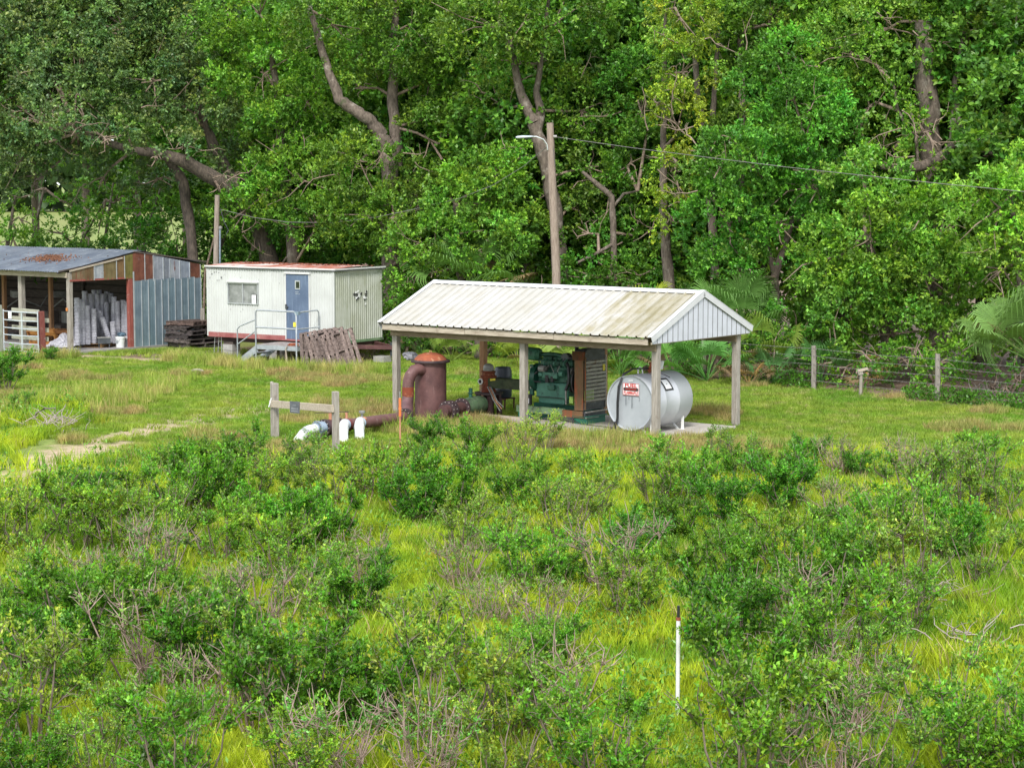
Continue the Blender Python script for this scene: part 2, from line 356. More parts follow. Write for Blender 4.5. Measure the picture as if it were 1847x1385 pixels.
def fence_side(x, y):                            # metres behind the fence line
    return (x - F0.x) * -FD.y + (y - F0.y) * FD.x
def masks(x, y):
    n = vnoise(x, y, .5, 1) * .6 + vnoise(x, y, .17, 2) * .4; n2 = vnoise(x, y, 1.6, 3); n3 = vnoise(x, y, 3.5, 4)
    td = seg_dist(x, y, TRACK); sand = sm(.85, .4, td + (n - .5) * 1.1) * (1 - .8 * np.exp(-(td / .16) ** 2) * sm(.35, .6, n))
    sand = np.maximum(sand, (.8) * sm(1.5, .2, seg_dist(x, y, TRACK2) + (n - .5) * 1.5))
    ap = np.array([G(225, 647), G(170, 641)]); d = seg_dist(x, y, [G(150, 640), G(285, 648)])
    sand = np.maximum(sand, sm(.85, .35, d + (n - .5) * .6))
    b = fence_side(x, y)
    litter = sm(-1.0, -.1, b + (n - .5) * 1.6) * sm(0, .4, x + 12)
    litter = np.maximum(litter, inrect(x, y, TR0, TRX, TRY, -6.6, .4, -.1, 4, .4))
    litter = np.maximum(litter, sm(1.3, .5, seg_dist(x, y, [G(262, 640), G(400, 640)]) + (n - .5)))
    dry = np.clip(sm(.72, .95, n2) * .5 + inrect(x, y, CAR0, CARX, CARY, -9, 2.5, -2.2, .6, .8) * .75, 0, 1)
    bare = np.maximum(inrect(x, y, CAR0, CARX, CARY, -4.7, .3, .05, 3.0, .1), inrect(x, y, SH0, SHX, SHY, -12, .3, -.3, 6, .1))
    return sand, litter, dry, bare
gx = np.concatenate([[-2500, -900, -300, -120, -60, -35], np.arange(-26, 26.01, .22), [35, 60, 120, 300, 900, 2500]])
gy = np.concatenate([[-600, -100, -20, 5, 12], np.arange(16, 76.01, .22), [85, 110, 160, 300, 900, 2500, 5000]])
XX, YY = np.meshgrid(gx, gy); fx_, fy_ = XX.ravel(), YY.ravel()
sand, litter, dry, bare = masks(fx_, fy_)
zz = (vnoise(fx_, fy_, 2.2, 9) - .5) * .07 * (1 - bare) - .035 - .02 * sand
me = bpy.data.meshes.new('ground'); nx, ny = len(gx), len(gy)
me.vertices.add(nx * ny); me.vertices.foreach_set('co', np.stack([fx_, fy_, zz], 1).ravel().astype(np.float32))
ii, jj = np.meshgrid(np.arange(nx - 1), np.arange(ny - 1)); k0 = (jj * nx + ii).ravel()
qd = np.stack([k0, k0 + 1, k0 + nx + 1, k0 + nx], 1)
def set_faces(me, q):
    n = len(q); w = q.shape[1]
    me.loops.add(n * w); me.loops.foreach_set('vertex_index', q.ravel().astype(np.int32))
    me.polygons.add(n); me.polygons.foreach_set('loop_start', (np.arange(n) * w).astype(np.int32))
    me.update(calc_edges=True)
set_faces(me, qd); me.polygons.foreach_set('use_smooth', np.ones(len(qd), bool))
ca = me.color_attributes.new('cover', 'FLOAT_COLOR', 'POINT')
ca.data.foreach_set('color', np.stack([sand, litter, dry, bare], 1).ravel().astype(np.float32))
gm = bpy.data.materials.new('ground_soil'); gm.use_nodes = True
nt = gm.node_tree; N, L = nt.nodes, nt.links; N.clear()
out = N.new('ShaderNodeOutputMaterial'); bs = N.new('ShaderNodeBsdfPrincipled'); bs.inputs['Roughness'].default_value = .95; L.new(bs.outputs[0], out.inputs[0])
ge = N.new('ShaderNodeNewGeometry'); at = N.new('ShaderNodeAttribute'); at.attribute_name = 'cover'
sp = N.new('ShaderNodeSeparateColor'); L.new(at.outputs['Color'], sp.inputs[0])
def gnoise(s, det=6):
    n = N.new('ShaderNodeTexNoise'); n.inputs['Scale'].default_value = s; n.inputs['Detail'].default_value = det; n.inputs['Roughness'].default_value = .7
    L.new(ge.outputs['Position'], n.inputs['Vector']); return n.outputs['Fac']
def gmix(f, a, b):
    x = N.new('ShaderNodeMix'); x.data_type = 'RGBA'
    for i, s_ in ((0, f), (6, a), (7, b)):
        if hasattr(s_, 'links'): L.new(s_, x.inputs[i])
        else: x.inputs[i].default_value = (*s_, 1)
    return x.outputs[2]
def gramp(s, a, b):
    r_ = N.new('ShaderNodeMapRange'); r_.inputs['From Min'].default_value = a; r_.inputs['From Max'].default_value = b; L.new(s, r_.inputs['Value']); return r_.outputs[0]
col = gmix(gramp(gnoise(7), .35, .65), (.1, .15, .02), (.2, .26, .05))
col = gmix(gramp(gnoise(1.3), .55, .75), col, (.3, .25, .13))
col = gmix(sp.outputs['Blue'], col, (.2, .12, .05))
col = gmix(sp.outputs['Green'], col, gmix(gramp(gnoise(9), .4, .6), (.09, .05, .03), (.2, .14, .1)))
col = gmix(sp.outputs['Red'], col, gmix(gramp(gnoise(6), .35, .65), (.27, .2, .12), (.48, .38, .26)))
L.new(col, bs.inputs['Base Color'])
bp = N.new('ShaderNodeBump'); bp.inputs['Strength'].default_value = .6; bp.inputs['Distance'].default_value = .04; L.new(gnoise(14), bp.inputs['Height']); L.new(bp.outputs[0], bs.inputs['Normal'])
me.materials.append(gm)
tag(inst('ground', me, None), kind='structure')

def slab(name, o, X, rz, x0, x1, y0, y1, z0, z1, m):
    mb = MB().box(((x0 + x1) / 2, (y0 + y1) / 2, (z0 + z1) / 2), (x1 - x0, y1 - y0, z1 - z0))
    ob = mb.build(name, m, None, bevel=.01); ob.location = (o.x, o.y, 0); ob.rotation_euler = (0, 0, rz)
    return tag(ob, kind='structure')
slab('concrete_pad', CAR0, None, R(-37.5), -4.6, .22, .12, 2.95, -.1, .05, M['concrete'])
slab('shed_floor', SH0, None, R(-38), -12, .12, -.1, 5.85, -.1, .035, M['floor'])

# ------------------------------------------------------------------ open pump shelter (carport)
def car(x, y, z=0): return CAR0 + CARX * x + CARY * y + Vector((0, 0, z))
def carpos(x, y, z=0): p = car(x, y, z); return (p.x, p.y, p.z)
def car_at(px, py, Y):                            # x, z in the shelter's own plane y = Y
    p = onplane(px, py, car(0, Y), CARY) - CAR0; return p.dot(CARX), p.z
CRZ = R(-37.5)
sh = root('pump_shelter', 'open sided shelter with ribbed white metal gable roof on weathered wooden posts', 'shelter', carpos(0, 0), CRZ)
XL, XR, YF, YB, YM, ZE, ZR = -7.5, .14, -.42, 3.71, 1.645, 2.235, 3.13
lean = random.Random(3)
posts = [(0, 0, 'post'), (-3.55, 0, 'post'), (-7.32, 0, 'post'), (0, 3.29, 'post'), (-3.66, 3.29, 'brownpost'), (-7.32, 3.29, 'brownpost')]
for i, (x, y, mm) in enumerate(posts):
    mb = MB(); dx, dy = lean.uniform(-.02, .02), lean.uniform(-.02, .02)
    b = len(mb.v); mb.box((0, 0, 1.0), (.145, .145, 2.2)); mb.v = [(a + dx * (c > 1), b_ + dy * (c > 1), c) for a, b_, c in mb.v]
    mb.build('post', M[mm], sh, bevel=.008, loc=(x, y, 0), label=None if mm == 'post' else 'brown treated post')
M['post6'] = M['post']
for y, yy, nm in ((0, -.095, 'header_beam'), (3.29, 3.385, 'header_beam')):
    mb = MB(); mb.box(((XL + XR) / 2 + .0, yy, 2.02), (7.45, .04, .19)); mb.box(((XL + XR) / 2, yy + (.19 if y == 0 else -.19), 2.02), (7.45, .04, .19))
    mb.build(nm, M['board'], sh, color=(.62, .56, .48))
for yy in (YF + .07, YB - .07):
    for k in range(3):
        x0 = XL + .05 + k * 2.49
        MB().box((x0 + 1.243, yy, ZE - .095 + .004 * (k % 2)), (2.48, .035, .13)).build('fascia_board', M['board'], sh, bevel=.004)
nrm_f = Vector((0, -(ZR - ZE), (YM - YF))).normalized(); dir_f = Vector((0, YM - YF, ZR - ZE)); Lf = dir_f.length; dir_f.normalize()
nrm_b = Vector((0, (ZR - ZE), (YM - YF))).normalized(); dir_b = Vector((0, YM - YB, ZR - ZE)).normalized()
NP = 8; pw = (XR - XL - .02) / NP
pf = ribs(pw, pw / 4, .022, .036, pw / 8); 
mb = MB().sheet((0, 0, 0), (1, 0, 0), nrm_f, dir_f, pf, 0, Lf - .02); mef = mb.mesh('roof_panel', M['roofw'])
mb = MB().sheet((0, 0, 0), (1, 0, 0), nrm_b, dir_b, pf, 0, Lf - .02); meb = mb.mesh('roof_panel_back', M['roofw'])
mefd = mef.copy(); mefd.materials[0] = M['roofdirty']
for k in range(NP):
    off = .003 * (k % 2)
    inst('roof_panel', mefd if k >= NP - 2 else mef, sh, (XL + k * pw, YF, ZE + off), color=(1.12, 1.13, 1.2) if k == NP - 2 else (1, 1, 1) if k % 3 else (.96, .96, .94))
    inst('roof_panel', meb, sh, (XL + k * pw, YB, ZE + off))
mb = MB()
for s_ in (-1, 1):
    n_ = nrm_f if s_ < 0 else nrm_b; d_ = dir_f if s_ < 0 else dir_b
    p0 = Vector((0, YM, ZR)) + n_ * .034 + Vector((0, 0, .002)); p1 = p0 - d_ * .15
    mb.quadf([p0 + Vector((XL, 0, 0)), p1 + Vector((XL, 0, 0)), p1 + Vector((XR, 0, 0)), p0 + Vector((XR, 0, 0))][::(1 if s_ < 0 else -1)])
    p2 = p1 - Vector((0, 0, .012))
    mb.quadf([p1 + Vector((XL, 0, 0)), p2 + Vector((XL, 0, 0)), p2 + Vector((XR, 0, 0)), p1 + Vector((XR, 0, 0))])
mb.build('ridge_cap', M['trimw'], sh)
for xx, w in ((XR + .02, .05), (XL - .02, .05)):  # rake trims
    for s_ in (-1, 1):
        d_ = dir_f if s_ < 0 else dir_b; n_ = nrm_f if s_ < 0 else nrm_b; y0 = YF if s_ < 0 else YB
        mb = MB(); a = Vector((xx, y0, ZE)) - d_ * .02; b_ = Vector((xx, YM, ZR))
        mb.beam(a + n_ * -.035, b_ + n_ * -.035, .012, .13, n_)
        mb.beam(a + n_ * .036 + Vector((-.045 if xx > 0 else .045, 0, 0)), b_ + n_ * .036 + Vector((-.045 if xx > 0 else .045, 0, 0)), .11, .012, n_)
        mb.build('rake_trim', M['trimw'], sh)
slope = (ZR - ZE) / (YM - YF)
for xx in (XR, XL):                              # gable siding in four sheets, dark strips along the ribs paint in their shadow lines
    gw = (YB - YF - .1) / 4
    for k in range(4):
        y0 = YF + .05 + k * gw
        def top(a, y0=y0): y = y0 + a; return min((y - YF), (YB - y)) * slope + ZE - .1
        prof = [(0, 0)]; n_ = 5; pt = gw / n_
        for j in range(n_):
            a = j * pt
            if j: prof += [(a - .012, 0), (a - .008, -.022), (a + .008, -.022), (a + .012, 0)]
        for a in (YM - y0,):
            if 0 < a < gw: prof.append((a, 0)); prof.sort()
        prof.append((gw, 0)); mb = MB().sheet((xx - .01 if xx > 0 else xx + .01, y0, 0), (0, 1, 0), (1 if xx > 0 else -1, 0, 0), (0, 0, 1), prof, ZE - .13, lambda a: max(top(a), ZE - .128))
        mb.build('gable_sheet', M['gable'], sh)
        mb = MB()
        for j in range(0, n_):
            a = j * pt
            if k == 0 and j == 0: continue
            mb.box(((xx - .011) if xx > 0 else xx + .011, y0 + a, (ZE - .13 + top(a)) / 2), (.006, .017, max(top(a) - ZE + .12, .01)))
        mb.build('rib_shadow_strip', M['ribshadow'], sh)['kind'] = 'stuff'
mb = MB().box((XR - .035, (YF + YB) / 2, ZE - .12), (.03, YB - YF - .12, .05)); mb.build('gable_rail', M['board'], sh)
for k in range(6):                               # trusses
    x = XL + .3 + k * 1.42; mb = MB()
    mb.beam((x, YF + .12, ZE - .03), (x, YM, ZR - .07), .038, .09); mb.beam((x, YB - .12, ZE - .03), (x, YM, ZR - .07), .038, .09)
    mb.box((x, YM, ZE - .07), (.038, 3.9, .085)); mb.beam((x, YM, ZR - .1), (x, YM, ZE - .04), .038, .09, (1, 0, 0))
    mb.build('truss', M['board'], sh, color=(.7, .6, .5))
for k in range(6):
    f = (k % 3 + .5) / 3.2; s_ = -1 if k < 3 else 1
    y = (YF + (YM - YF) * f) if s_ < 0 else (YB - (YB - YM) * f); z = ZE + (ZR - ZE) * f - .035
    MB().box(((XL + XR) / 2, y, z), (XR - XL - .1, .09, .036), Matrix.Rotation(math.atan(slope) * -s_, 3, 'X')).build('purlin', M['board'], sh, color=(.7, .6, .5))

# ------------------------------------------------------------------ silver fuel tank
tx, ty, tz = -.886, .3, .73; TRAD, TLEN = .605, 1.63
tk = root('fuel_tank', 'silver horizontal fuel tank with red FUEL FLAMMABLE sign on its grey end', 'fuel tank', carpos(tx, ty), CRZ)
MB().lathe([(TRAD - .004, .012), (TRAD, .02), (TRAD, TLEN * .33), (TRAD + .004, TLEN * .335), (TRAD, TLEN * .34), (TRAD, TLEN * .66), (TRAD + .004, TLEN * .665), (TRAD, TLEN * .67), (TRAD, TLEN - .02), (TRAD - .03, TLEN)], (0, 0, tz), 48, (0, 1, 0)).build('shell', M['tank'], tk)
for p in bpy.data.objects['shell'].data.polygons: p.use_smooth = True
MB().lathe([(0, .03), (TRAD - .03, .03), (TRAD - .03, .012), (TRAD, 0), (TRAD, .016)], (0, 0, tz), 48, (0, 1, 0)).build('end_plate', M['tankend'], tk)
MB().lathe([(TRAD - .028, TLEN - .002), (0, TLEN + .02)], (0, 0, tz), 40, (0, 1, 0)).build('end_plate', M['tankend'], tk)
for y in (.18, TLEN - .2):
    for s_ in (-1, 1):
        xx = s_ * .46; mb = MB(); mb.beam((xx * .98, y, .05), (xx * .98, y, tz - math.sqrt(TRAD ** 2 - (xx * .98) ** 2) + .07), .045, .045, (0, 1, 0))
        mb.beam((xx * .72, y + (-.1 if y < 1 else .1) * 0, .05), (xx * .4, y, tz - TRAD + .06), .04, .04, (0, 1, 0)); mb.box((xx * .85, y, .053), (.2, .08, .008))
        mb.build('leg', M['white'], tk)
def txt(name, s, size, parent, loc, rot, m, sx=1.0):
    cu = bpy.data.curves.new(name, 'FONT'); cu.body = s; cu.size = size; cu.extrude = .0012; cu.align_x = 'CENTER'; cu.align_y = 'CENTER'; cu.offset = (.0035 if size > .06 else .0012) * size / .1
    t = bpy.data.objects.new(name, cu); C.objects.link(t)
    bpy.context.view_layer.update(); me_ = bpy.data.meshes.new_from_object(t.evaluated_get(bpy.context.evaluated_depsgraph_get()))
    bpy.data.objects.remove(t); me_.materials.clear(); me_.materials.append(m)
    o = inst(name, me_, parent, loc, rot, (sx, 1, 1)); return o
sx_, sz_ = .03, tz + .3                          # sign centre on the end plate
sign = MB().box((sx_, .006, sz_), (.42, .012, .26)); sg = sign.build('warning_sign', M['paper'], tk)
EY = -.0015
mb = MB()
for a, b_ in (((0, .126), (.42, .008)), ((0, -.126), (.42, .008))): mb.box((sx_ + a[0], EY, sz_ + a[1]), (b_[0], .003, b_[1]))
for a in (-.206, .206): mb.box((sx_ + a, EY, sz_), (.008, .003, .26))
mb.build('sign_border', M['redink'], sg)
txt('lettering', 'FUEL', .115, sg, (sx_, EY, sz_ + .08), (R(90), 0, 0), M['redink'], 1.3)
txt('lettering', 'FLAMMABLE', .095, sg, (sx_, EY, sz_ - .08), (R(90), 0, 0), M['redink'], .72)
mb = MB(); pill = [(sx_ + .16 * (1 if c >= 0 else -1) + .036 * math.cos(t), EY, sz_ + .036 * math.sin(t)) for t in [2 * math.pi * i / 20 + .01 for i in range(20)] for c in (math.cos(t),)]
mb.quadf(pill[::1]); mb.quadf([(x, y + .003, z) for x, y, z in pill][::-1]); mb.build('sign_bar', M['ink'], sg)
mb = MB()
for k in range(9): mb.box((sx_ - .132 + .033 * k, EY - .003, sz_ + .002 * (k % 3)), (.02, .002, .024 + .006 * (k % 2)))
mb.build('worn_lettering', M['redink'], sg)['kind'] = 'stuff'
mb = MB()
for dx in (-.05, -.02, .01, .04): mb.box((sx_ - .0 + dx, -.001, sz_ + .19), (.014, .003, .05), Matrix.Rotation(.3 * (dx > 0), 3, 'Y'))
mb.build('chalk_mark', M['white'], tk)
mb = MB()
for dx, l_, w_ in ((-.13, .2, .012), (.03, .26, .014), (.22, .1, .008), (-.05, .08, .008)): mb.box((sx_ + dx, -.0012, sz_ - .15 - l_ / 2), (w_, .003, l_))
mb.build('drip_stains', M['darkmetal'], tk)['kind'] = 'stuff'
def on_shell(a, y, r=TRAD): return (r * math.sin(a), y, tz + r * math.cos(a))
mb = MB(); mb2 = MB()
for k in range(4):                               # framed paper notice wrapped on the shell
    a0, a1 = R(38 + k * 6.2), R(38 + (k + 1) * 6.2)
    mb.quadf([on_shell(a0, .62, TRAD + .004), on_shell(a1, .62, TRAD + .004), on_shell(a1, .86, TRAD + .004), on_shell(a0, .86, TRAD + .004)])
    for y0, y1 in ((.575, .625), (.855, .905)): mb2.quadf([on_shell(a0, y0, TRAD + .006), on_shell(a1, y0, TRAD + .006), on_shell(a1, y1, TRAD + .006), on_shell(a0, y1, TRAD + .006)])
for a0, a1 in ((34.5, 39), (62, 66)):
    mb2.quadf([on_shell(R(a0), .575, TRAD + .007), on_shell(R(a1), .575, TRAD + .007), on_shell(R(a1), .905, TRAD + .007), on_shell(R(a0), .905, TRAD + .007)])
nt_ = mb.build('notice', M['paper'], tk); mb2.build('notice_frame', M['ink'], nt_)
mb = MB(); mb.quadf([on_shell(R(49), .72, TRAD + .006), on_shell(R(52), .72, TRAD + .006), on_shell(R(52), .76, TRAD + .006), on_shell(R(49), .76, TRAD + .006)]); mb.build('notice_mark', M['inkgrey'], nt_)
MB().tube([on_shell(R(8), .95, TRAD + .01), on_shell(R(28), 1.0, TRAD + .006), on_shell(R(36), 1.05, TRAD + .01)], .009, 6).build('cable', M['black'], tk)
# filler pump on the top
mb = MB(); mb.cyl((.02, .75, tz + TRAD - .03), (.02, .75, tz + TRAD + .14), .035, 10).cyl((.02, .75, tz + TRAD + .05), (.02, .75, tz + TRAD + .07), .06, 10)
mb.cyl((.02, .75, tz + TRAD + .16), (.2, .84, tz + TRAD + .16), .075, 12).cyl((.2, .84, tz + TRAD + .13), (.2, .84, tz + TRAD + .04), .04, 10)
pu = mb.build('transfer_pump', M['rustorange'], tk)
MB().cyl((.24, .86, tz + TRAD + .09), (.27, .87, tz + TRAD + .27), .045, 12).build('filter', M['pvc'], pu)
MB().tube([(-.12, .5, tz + TRAD - .02), (-.12, .5, tz + TRAD + .09), (-.09, .52, tz + TRAD + .14), (-.05, .56, tz + TRAD + .1), (-.05, .57, tz + TRAD - .02)], .016, 8).build('vent_pipe', M['white'], tk)
for dx in (0, .03):
    MB().tube([(.02, .7, tz + TRAD + .1), (-.1 , .3, tz + TRAD + .12), (-.2, .04, tz + TRAD + .02 - dx), (-.27 + dx, -.05, tz + .35), (-.3 + dx, -.05, tz), (-.3 + dx, -.05, tz - .35), (-.33 + dx, -.06, .25), (-.42 + dx * 2, -.1, .07)], .016, 8).build('hose', M['black'], tk)
MB().tube([(-.33, -.06, .3), (-.36, -.07, .05)], .035, 8).build('nozzle', M['black'], tk)

# ------------------------------------------------------------------ diesel engine on its skid
def bolts(mb, c, axis, rad, n, s=.014, out_=.012):
    ax = Vector(axis).normalized(); u = ax.orthogonal().normalized(); w = ax.cross(u)
    for k in range(n):
        a = 2 * math.pi * k / n; p = Vector(c) + (u * math.cos(a) + w * math.sin(a)) * rad
        mb.cyl(p - ax * out_, p + ax * out_, s, 6)
    return mb
def flanged(parent, c, axis, r, th, n=10, m='flange', name='flange'):
    ax = Vector(axis).normalized(); c = Vector(c)
    f = MB().cyl(c - ax * th / 2, c + ax * th / 2, r, 24).build(name, M[m], parent)
    bolts(MB(), c, axis, r * .86, n, .013, th / 2 + .014).build('bolt_ring', M['bolt'], f)['kind'] = 'stuff'
    return f
en = root('diesel_engine', 'green oily diesel engine with rust sided radiator on a steel skid under the shelter', 'engine', carpos(-3.6, 1.5), CRZ)
def E(x, y, z): return (x + 3.6, y - 1.5, z)      # shelter coordinates -> engine coordinates
# skid
MB().box(E(-3.95, 1.16, .285), (1.35, .07, .15)).build('skid_rail', M['mossy'], en)
MB().box(E(-2.98, 1.14, .265), (.62, .08, .15)).build('skid_rail', M['rustcol'], en, label='rusty end of the skid rail')
MB().box(E(-3.67, 1.86, .285), (1.95, .07, .15)).build('skid_rail', M['greenbox'], en)
MB().box(E(-2.68, 1.5, .275), (.07, .8, .13)).build('skid_crossmember', M['darkmetal'], en)
MB().beam(E(-2.62, 1.1, .325), E(-2.62, 1.95, .325), .03, .03).build('skid_lip', M['mesh'], en)
MB().beam(E(-2.62, 1.1, .2), E(-2.62, 1.6, .2), .03, .03).build('skid_lip', M['mesh'], en)
MB().box(E(-2.8, 1.5, .12), (.36, .74, .17)).box(E(-2.8, 1.5, .215), (.42, .8, .03)).build('support_box', M['greenbox'], en, bevel=.006)
MB().box(E(-4.35, 1.45, .12), (.4, .7, .17)).build('support_box', M['greenbox'], en, bevel=.006)
# radiator
rx0, rx1, ry0, ry1, rz0, rz1 = -2.93, -2.69, 1.1, 1.92, .36, 1.73
MB().box(E((rx0 + rx1) / 2, (ry0 + ry1) / 2, (rz0 + rz1) / 2), (rx1 - rx0 - .02, ry1 - ry0 - .02, rz1 - rz0 - .02)).build('radiator_core', M['black'], en)
MB().box(E((rx0 + rx1) / 2, ry0 - .006, .94), (rx1 - rx0, .024, 1.16)).build('radiator_side', M['rustcol'], en)
MB().box(E((rx0 + rx1) / 2 - .01, ry0 - .012, 1.6), (rx1 - rx0 + .07, .04, .2), taper=1.12).build('radiator_shoulder', M['rustcol'], en, color=(.6, .45, .3))
MB().box(E((rx0 + rx1) / 2, ry1 + .006, 1.04), (rx1 - rx0, .024, 1.36)).build('radiator_side', M['darkmetal'], en)
mb = MB()
hood = [(ry0 + .01, 1.5), (ry0 + .03, 1.66), (ry0 + .13, 1.75), (ry1 - .13, 1.75), (ry1 - .02, 1.66), (ry1 - .01, 1.5)]
pts = lambda x: [Vector(E(x, a, b_)) for a, b_ in hood]
A_, B_ = pts(rx1 + .02), pts(rx0); mb.quadf(A_); mb.quadf(B_[::-1])
for i in range(5): mb.quadf([A_[i], B_[i], B_[i + 1], A_[i + 1]])
mb.build('radiator_hood', M['darkmetal'], en)
MB().box(E(rx1 + .012, (ry0 + ry1) / 2, .45), (.02, ry1 - ry0, .17)).build('radiator_lower_panel', M['darkmetal'], en)
mb = MB(); nv = 17; nh = 11
for k in range(nv): y = ry0 + .03 + (ry1 - ry0 - .06) * k / (nv - 1); mb.box(E(rx1 + .04, y, 1.015), (.006, .014, .96))
gv = mb.build('guard_wires', M['mesh'], en)
for k in range(nh): z = .58 + .87 * k / (nh - 1); MB().box(E(rx1 + .048, (ry0 + ry1) / 2, z), (.008, ry1 - ry0 - .03, .026)).build('guard_bar', M['mesh'], en)
MB().box(E(rx1 + .045, ry1 - .005, .98), (.025, .025, 1.2)).build('guard_frame', M['mesh'], en)
MB().box(E(rx1 + .045, ry0 + .01, .98), (.025, .025, 1.2)).build('guard_frame', M['rustcol'], en)
MB().box(E(rx1 + .015, ry0 + .2, .7), (.01, .36, .22)).build('decal', M['lime'], en, label='lime green panel behind the guard')
MB().box(E(rx1 + .06, ry1 - .1, 1.3), (.008, .09, .15)).build('tag', M['yellow'], en, label='yellow warning tag')
# block
MB().box(E(-3.72, 1.5, .74), (.92, .42, .36), taper=1.0).build('engine_block', M['greenp'], en, bevel=.03)
MB().box(E(-3.78, 1.5, .5), (.75, .3, .16)).build('oil_pan', M['greenp'], en, bevel=.03, color=(1.1, 1.1, 1.15))
MB().box(E(-3.78, 1.28, .585), (.78, .03, .012)).build('oil_pan_joint', M['black'], en)
MB().box(E(-3.7, 1.53, 1.1), (.95, .36, .38)).build('cylinder_block', M['greend'], en, bevel=.03)
MB().box(E(-3.68, 1.55, 1.36), (.92, .3, .14)).build('cylinder_head', M['greend'], en, bevel=.02)
for k in range(3): MB().box(E(-3.98 + k * .3, 1.55, 1.46), (.25, .2, .08)).build('valve_cover', M['greenp'], en, bevel=.02, color=(.7, .7, .7))
rr = random.Random(9)
for k in range(6):
    x = -4.06 + k * .14; MB().tube([E(x, 1.34, 1.3), E(x + .01, 1.25, 1.33), E(x + .02, 1.22, 1.42 - .03 * (k % 2)), E(x + .02, 1.36, 1.47)], .022, 7).build('fuel_line' if k % 2 else 'runner', M['greenp' if k % 2 else 'greend'], en)
for k in range(6):
    x = -3.95 + k * .1; MB().tube([E(x, 1.26, 1.12), E(x + rr.uniform(-.05, .05), 1.2, 1.2), E(x + rr.uniform(-.1, .1), 1.26, 1.33)], .009, 5).build('injector_line', M['greymetal' if k % 2 else 'black'], en)
MB().box(E(-3.72, 1.26, 1.1), (.42, .12, .14)).cyl(E(-3.95, 1.26, 1.1), E(-4.05, 1.26, 1.1), .06, 12).build('injection_pump', M['greenp'], en, bevel=.01)
MB().cyl(E(-4.02, 1.22, 1.24), E(-3.86, 1.22, 1.24), .075, 14).build('alternator', M['greymetal'], en)
MB().cyl(E(-3.8, 1.22, .93), E(-3.8, 1.22, 1.1), .052, 14).build('oil_filter', M['black'], en)
MB().cyl(E(-3.66, 1.23, .95), E(-3.66, 1.23, 1.08), .045, 14).build('oil_filter', M['black'], en)
MB().box(E(-3.7, 1.245, .82), (.2, .05, .13)).build('inspection_cover', M['greend'], en, bevel=.02)
MB().cyl(E(-3.45, 1.24, 1.16), E(-3.35, 1.24, 1.16), .08, 14).cyl(E(-3.47, 1.24, 1.16), E(-3.45, 1.24, 1.16), .05, 12).build('starter', M['greenp'], en)
MB().tube([E(-3.3, 1.3, 1.4), E(-3.22, 1.25, 1.3), E(-3.2, 1.24, .98), E(-3.28, 1.22, .78)], .035, 9).build('coolant_hose', M['black'], en)
MB().tube([E(-3.3, 1.4, 1.5), E(-3.12, 1.38, 1.52), E(-3.0, 1.4, 1.55)], .04, 9).build('coolant_hose', M['black'], en)
MB().tube([E(-4.1, 1.24, 1.16), E(-4.22, 1.2, 1.06), E(-4.16, 1.2, .93), E(-3.98, 1.22, .93)], .02, 8).build('coolant_hose', M['black'], en)
MB().cyl(E(-3.1, 1.5, .98), E(-3.06, 1.5, .98), .34, 20).build('cooling_fan', M['black'], en)
for k in range(3):
    MB().cyl(E(-3.2 - .02 * k, 1.36, 1.2 - .2 * k), E(-3.16 - .02 * k, 1.36, 1.2 - .2 * k), .09 - .01 * k, 14).build('pulley', M['greymetal' if k == 0 else 'black'], en)
MB().tube([E(-3.3, 1.27, .45), E(-3.3, 1.26, .75), E(-3.28, 1.28, .8)], .022, 7).build('drain_pipe', M['greymetal'], en)
MB().box(E(-3.16, 1.3, .56), (.1, .06, .15)).build('decal', M['lime'], en, label='pale green bottle beside the radiator')
# flywheel housing end
MB().cyl(E(-4.3, 1.5, 1.0), E(-4.16, 1.5, 1.0), .33, 24).build('flywheel_housing', M['greenbox'], en, color=(.45, .5, .5))
MB().box(E(-4.3, 1.3, .95), (.1, .06, .72)).build('housing_plate', M['greend'], en)
bolts(MB(), E(-4.3, 1.26, 0.95), (0, 1, 0), .001, 1, .001, .001)
mb = MB()
for k in range(7): mb.cyl(E(-4.31 + .02 * (k % 2), 1.255, 1.25 - k * .08), E(-4.31 + .02 * (k % 2), 1.27, 1.25 - k * .08), .017, 8)
mb.build('bolt_row', M['bolt'], en)['kind'] = 'stuff'
fl = MB().cyl(E(-4.3, 1.2, .38), E(-4.3, 1.2, .62), .065, 16).build('fuel_filter', M['black'], en)
MB().box(E(-4.3, 1.134, .48), (.07, .01, .12)).build('filter_label', M['paper'], fl)
# air cleaner and manifold
ac = MB().lathe([(0, 0), (.1, .01), (.15, .05), (.15, .3), (.13, .32), (.15, .34), (.12, .4), (0, .41)], E(-4.55, 1.36, 1.56), 22, (1, .25, -.06)).build('air_cleaner', M['greenp'], en, color=(1, 1.05, 1.0))
MB().tube([E(-4.15, 1.47, 1.54), E(-3.95, 1.5, 1.56), E(-3.7, 1.5, 1.55), E(-3.5, 1.5, 1.52)], .05, 10).build('intake_pipe', M['greend'], en)
MB().cyl(E(-3.45, 1.42, 1.5), E(-3.45, 1.56, 1.5), .11, 16).build('turbocharger', M['darkmetal'], en)
MB().tube([E(-3.35, 1.5, 1.5), E(-3.22, 1.5, 1.5), E(-3.17, 1.5, 1.58), E(-3.17, 1.5, 2.35), E(-3.17, 1.5, 2.6)], .048, 12).build('exhaust_pipe', M['black'], en)
MB().cyl(E(-2.78, 1.62, 1.7), E(-2.78, 1.62, 2.05), .05, 12).build('filler_neck', M['greymetal'], en)
MB().tube([E(-3.0, 1.12, .24), E(-2.98, 1.08, .1), E(-2.97, 1.07, .055)], .012, 6).build('cable', M['black'], en)
